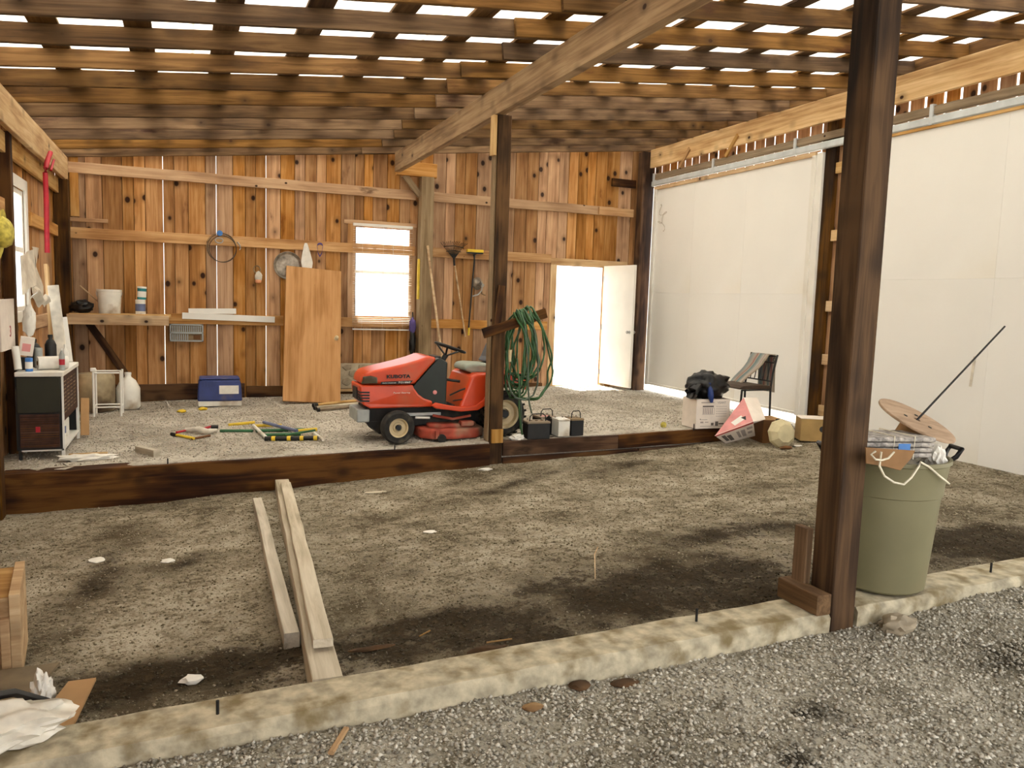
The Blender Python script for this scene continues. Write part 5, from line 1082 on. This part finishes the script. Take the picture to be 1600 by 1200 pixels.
p = g5(574, 624, .05); MB().blob(p, (.10, .07, .06), 3, amp=.6, freq=4, seed=4).build('paper_heap', M['paper'], smooth=40, label='heap of torn paper behind the mower bumper', cat='paper')
lumber('wood_block', g5(216, 707, .03), g5(245, 714, .03), .07, .06, (0, 0, 1), M['plank'], label='short wood block lying behind the retaining timber', cat='block')
p = gp(137, 718, terz, .02); MB().blob(p, (.22, .07, .03), 3, amp=.55, freq=3, seed=6, ridge=.3).build('dirty_rag', M['paper'], smooth=50, label='crumpled pale rag at the foot of the dark cabinet', cat='rag')
lumber('lath', gp(108, 712, terz, .01), gp(168, 709, terz, .01), .03, .015, (.2, -1, 0), M['pale'], label='thin pale lath lying before the cabinet', cat='lath')
# wire stand with stained drum and white jug
ws = empty('wire_stand', (-1.0, 10.62, 0), 'white wire stand in front of the stained drum', 'stand')
sx0, sx1, sy0, sy1 = -1.03, -.74, 10.45, 10.72
for x_, y_ in ((sx0, sy0), (sx1, sy0), (sx0, sy1), (sx1, sy1)): MB().cyl((x_, y_, .02), (x_, y_, .56), .013, n=10).build('leg', M['white'], ws, smooth=40)
for z_ in (.13, .54):
    for a, b_ in (((sx0, sy0), (sx1, sy0)), ((sx1, sy0), (sx1, sy1)), ((sx0, sy1), (sx1, sy1)), ((sx0, sy0), (sx0, sy1))): MB().cyl((*a, z_), (*b_, z_), .009, n=8).build('rail', M['white'], ws)
MB().box(sx0-.03, sx0+.03, sy0-.03, sy0+.03, .56, .60).build('foot_pad', M['white'], ws, bevel=.008)
MB().lathe([(0, 0), (.20, 0), (.215, .02), (.22, .42), (.20, .46), (.0, .47)], (-1.06, 11.02, .02), n=30).build('stained_drum', plain('stained_drum', (.50, .40, .24), .5, var=.2, dirt=(.06, .03, .012), dirt_amt=.6, scale=5), smooth=40, label='stained cream drum behind the white wire stand', cat='drum')
jg = empty('plastic_jug', (-.73, 11.08, .02), 'white plastic jug beside the stained drum', 'jug')
MB().lathe([(0, 0), (.12, 0), (.14, .03), (.14, .26), (.09, .36), (.04, .40), (.035, .43), (0, .43)], (-.70, 11.08, .025), n=24).build('jug_body', M['whiteplastic'], jg, smooth=45)
MB().lathe([(.04, .0), (.04, .03), (0, .03)], (-.70, 11.08, .455), n=16).build('cap', M['white'], jg)

# ================================================================== dark cabinet at the left wall and what is on it
cb_ = empty('metal_cabinet', (-1.21, 8.5, 0), 'dark metal cabinet with mesh front standing at the left wall', 'cabinet')
cx0, cx1, cy0, cy1 = -1.40, -1.025, 8.0, 9.1
MB().box(cx0, cx1, cy0, cy1, .745, .785).build('top', M['white'], cb_, bevel=.006)
MB().box(cx0, cx1-.02, cy0+.012, cy0+.02, .09, .745).build('front_frame', M['chassis'], cb_)
MB().box(cx0+.015, cx1-.03, cy0, cy0+.012, .425, .735).build('upper_panel', M['olivepanel'], cb_, bevel=.003)
lo = MB().box(cx0+.03, cx1-.04, cy0+.002, cy0+.012, .11, .41).build('lower_mesh', M['rustmesh'], cb_)
for k in range(14): MB().box(cx0+.035, cx1-.045, cy0-.001, cy0+.002, .125+k*.02, .130+k*.02).build('mesh_bar', M['timber'], lo)
MB().box(cx0+.15, cx0+.185, cy0-.003, cy0+.001, .25, .30).build('red_badge', M['red'], cb_)
for y_ in (cy0+.02, cy1-.03):
    for x_ in (cx0+.01, cx1-.03): MB().box(x_, x_+.025, y_, y_+.025, 0, .745).build('leg', M['white'] if x_ > -1.2 else M['chassis'], cb_)
MB().box(cx0+.01, cx0+.02, cy0+.02, cy1, .09, .745).build('far_side', M['chassis'], cb_); MB().box(cx0+.01, cx1-.02, cy1-.02, cy1, .09, .745).build('rear_panel', M['chassis'], cb_)
MB().box(cx0+.01, cx1-.01, cy0+.02, cy1-.02, .075, .09).build('bottom_shelf', M['white'], cb_)
sd_ = MB().box(cx1-.03, cx1-.015, cy0+.05, cy1-.03, .33, .745).build('side_panel', M['rustmesh'], cb_)
for k in range(9):
    for j in range(4): MB().box(cx1-.016, cx1-.012, cy0+.12+j*.22, cy0+.26+j*.22, .40+k*.035, .408+k*.035).build('louvre', M['greypost'], sd_)
def bottle(name, x, y, z, r, h, mat, label, cap='white', band=None):
    e = empty(name, (x, y, z), label, 'bottle'); MB().lathe([(0, 0), (r, 0), (r, h*.68), (r*.7, h*.8), (r*.36, h*.86), (r*.36, h*.92), (0, h*.92)], (x, y, z), n=18).build('bottle_body', M[mat], e, smooth=45)
    MB().lathe([(r*.42, 0), (r*.42, h*.1), (0, h*.1)], (x, y, z+h*.9), n=14).build('cap', M[cap], e)
    if band: MB().lathe([(r*1.01, h*.25), (r*1.02, h*.26), (r*1.02, h*.5), (r*1.01, h*.51)], (x, y, z), n=18).build('wrap_label', M[band], e, smooth=45)
    return e
for i, (y_, sx) in enumerate(((8.30, 1), (8.52, 1), (8.74, 1))): bottle('white_bottle', -1.14, y_, .09, .06, .26, 'whiteplastic', ('white bottle nearest the mesh front inside the cabinet shelf', 'middle white bottle on the cabinet bottom shelf', 'rear white bottle on the cabinet bottom shelf')[i], 'white', 'bluegrey' if i == 1 else None)
lumber('cardboard_scrap', (-.99, 9.15, .02), (-.99, 9.22, .40), .10, .01, (1, 1, 0), M['card'], label='torn tan cardboard strip behind the cabinet', cat='cardboard')
zt = .786
rl = empty('paper_roll', (-1.2, 8.25, zt), 'paper roll lying on its side on the cabinet', 'roll')
MB().lathe([(.022, 0), (.058, 0), (.06, .005), (.06, .24), (.058, .245), (.022, .245)], (-1.255, 8.22, zt+.061), (.93, .36, 0), 26, True).build('paper', M['paper'], rl, smooth=40)
MB().lathe([(.019, -.002), (.022, -.002), (.022, .247), (.019, .247)], (-1.255, 8.22, zt+.061), (.93, .36, 0), 20, True).build('core', M['carddark'], rl, smooth=40)
bottle('spray_bottle', -1.055, 8.18, zt, .024, .20, 'greymetal', 'grey bottle with red label beside the paper roll', 'white', 'red')
bottle('white_bottle', -1.055, 8.41, zt, .026, .22, 'white', 'slim white bottle at the cabinet edge')
jar('blue_can', (-1.30, 8.09, zt), .03, .12, ['bluecap', 'white'], 'small blue and white can on the cabinet end')
MB().tube([(-1.375, 8.04, zt+.02), (-1.385, 8.06, zt+.10), (-1.40, 8.08, zt+.22)], .03, 10).build('white_tube', M['white'], smooth=50, label='leaning white tube at the wall end of the cabinet', cat='tube')
Tq = Matrix.Translation((-1.35, 8.22, zt+.11)) @ Matrix.Rotation(.15, 4, 'Y') @ Matrix.Rotation(.2, 4, 'Z')
mb_ = empty('white_carton', (-1.35, 8.22, zt), 'white carton with faded pink print on the cabinet', 'carton'); MB(Tq).box(-.055, .055, -.03, .03, .02, .19).build('carton_body', M['boxwhite'], mb_, bevel=.004); MB(Tq).box(-.035, .03, -.0315, -.029, .06, .13).build('pink_print', M['pink'], mb_)
MB().box(-1.40, -1.31, 8.20, 8.28, zt, zt+.115).build('dark_tin', M['black'], bevel=.006, label='dark tin box under the white carton', cat='tin')
jar('grey_tub', (-1.275, 8.42, zt), .035, .17, ['greymetal'], 'pale grey tub behind the paper roll', lid=.015, lm='greymetal')
bottle('black_bottle', -1.20, 8.60, zt, .05, .30, 'black', 'black bottle standing behind the paper roll', 'black')
bottle('black_bottle', -1.33, 8.55, zt, .06, .26, 'black', 'short black bottle at the wall behind the paper roll', 'black')
MB().blob((-1.335, 8.40, 1.22), (.05, .04, .14), 3, amp=.4, freq=4, seed=3).build('cotton_glove', M['paper'], smooth=50, label='pale cotton glove hung on the wall above the cabinet', cat='glove')
# boards and long things standing behind the cabinet
lumber('leaning_board', (-1.26, 9.16, .8), (-1.33, 9.42, 1.75), .12, .03, (0, 1, 0), M['pale'], label='pale board leaning under the left window', cat='board')
lumber('leaning_board', (-1.10, 9.05, .79), (-1.16, 9.2, 1.23), .06, .025, (1, 0, 0), M['white'], label='white upright board at the rear cabinet corner', cat='board')
lumber('leaning_board', (-1.16, 9.02, .79), (-1.24, 9.15, 1.55), .10, .02, (1, 0, 0), M['clear'], label='cream wrapped board standing on the cabinet back', cat='board')
def hand(u, v): return (-1.30+.02*math.sin(u*7), 9.30+.30*u, 1.72-.42*v*(.3+.7*u)-.05*math.sin(u*5))
MB().sheet(lambda u, v: (-1.36+.04*v+.012*math.sin(u*8), 8.22+.62*u-.2*v, 1.80-.34*v+.09*u), 10, 8, .004).build('plastic_sheet', M['clear'], smooth=60, label='cloudy plastic sheet pinned on the left wall', cat='plastic')
MB().sheet(lambda u, v: (-1.27+.03*math.sin(v*5), 8.25+.75*u, 1.52-.10*u-.10*v+.03*math.sin(u*9)), 12, 5, .004).build('plastic_strip', M['clear'], smooth=60, label='strip of crumpled plastic hanging below the pinned sheet', cat='plastic')
MB().sheet(lambda u, v: (-1.51+.03*math.sin(v*6+u*3), 9.78+.35*u+.12*v, 1.95-.55*v), 10, 8, .004).build('plastic_bag', M['clear'], smooth=60, label='clear plastic bag hung right of the left window', cat='bag')
wpn = empty('wall_chart', (-1.45, 8.1, 1.0), 'cream peg panel with a red figure on the left wall', 'panel')
MB().box(-1.452, -1.44, 7.75, 8.33, .98, 1.42).build('panel_sheet', M['boxwhite'], wpn)
text_mesh('3', .14, 'red_figure', M['red'], wpn, (-1.438, 8.09, 1.09), (0, 1, 0), (0, 0, 1), .001)
hat = empty('yellow_hat', (-1.40, 7.9, 1.9), 'yellow straw hat hung on the left wall', 'hat')
MB().blob((-1.42, 7.86, 1.98), (.08, .15, .13), 3, amp=.12, freq=6, seed=2).build('crown', M['yellowpale'], hat, smooth=60)
MB().lathe([(.12, 0), (.21, .01), (.215, .016), (.12, .012)], (-1.455, 7.86, 1.96), (1, 0, -.12), 26, True).build('brim', M['yellowpale'], hat, smooth=60)
# red steel bar on the left wall
rt, rb_ = at(71, 232, 0, -1.37), at(74, 395, 0, -1.37)
MB().tube([rb_, rb_.lerp(rt, .5), rt+Vector((0, -.06, -.26)), rt+Vector((.005, -.05, -.21)), rt+Vector((.01, -.01, -.15)), rt+Vector((.02, .06, -.08)), rt+Vector((.03, .12, -.02))], .026, 8).build('red_bar', M['red'], smooth=50, label='bent red steel bar hanging on the left wall', cat='bar')
MB().tube([rt+Vector((.045, -.0, -.22)), rt+Vector((.05, .08, -.15)), rt+Vector((.055, .16, -.09))], .013, 8).build('red_hook', M['red'], smooth=50, label='small red hook beside the bent bar', cat='hook')
# ================================================================== sets of alike things
GROUPS = {'wooden_post': 'posts carrying the barn roof', 'car_battery': 'batteries on the retaining timber', 'plank': 'planks in the sunken floor', 'anchor_bolt': 'anchor bolts in the kerb',
          'retaining_timber': 'timbers holding the raised floor', 'cardboard_box': 'boxes by the sliding door', 'white_bottle': 'white bottles at the cabinet', 'black_bottle': 'black bottles on the cabinet',
          'trim_board': 'white trim boards on the wall rail', 'concrete_kerb': 'concrete kerbs', 'sliding_door': 'white sliding doors', 'timber_spike': 'spikes in the retaining timber',
          'crumpled_paper': 'rubbish in the trash can', 'leaning_board': 'boards behind the cabinet', 'dry_leaf': 'leaves on the front gravel', 'paper_scrap': 'paper scraps on the floor',
          'plastic_bag': 'plastic bags', 'bark_piece': 'bark pieces on the dark soil', 'cardboard_flat': 'cardboard flats in the corner', 'yellow_piece': 'yellow plastic pieces near the cooler', 'twig': 'twigs on the dark soil', 'cord': 'cords on the trash can'}
for o in scene.objects:
    k = o.name.split('.')[0]
    if o.parent is None and k in GROUPS and 'category' in o: o['group'] = GROUPS[k]
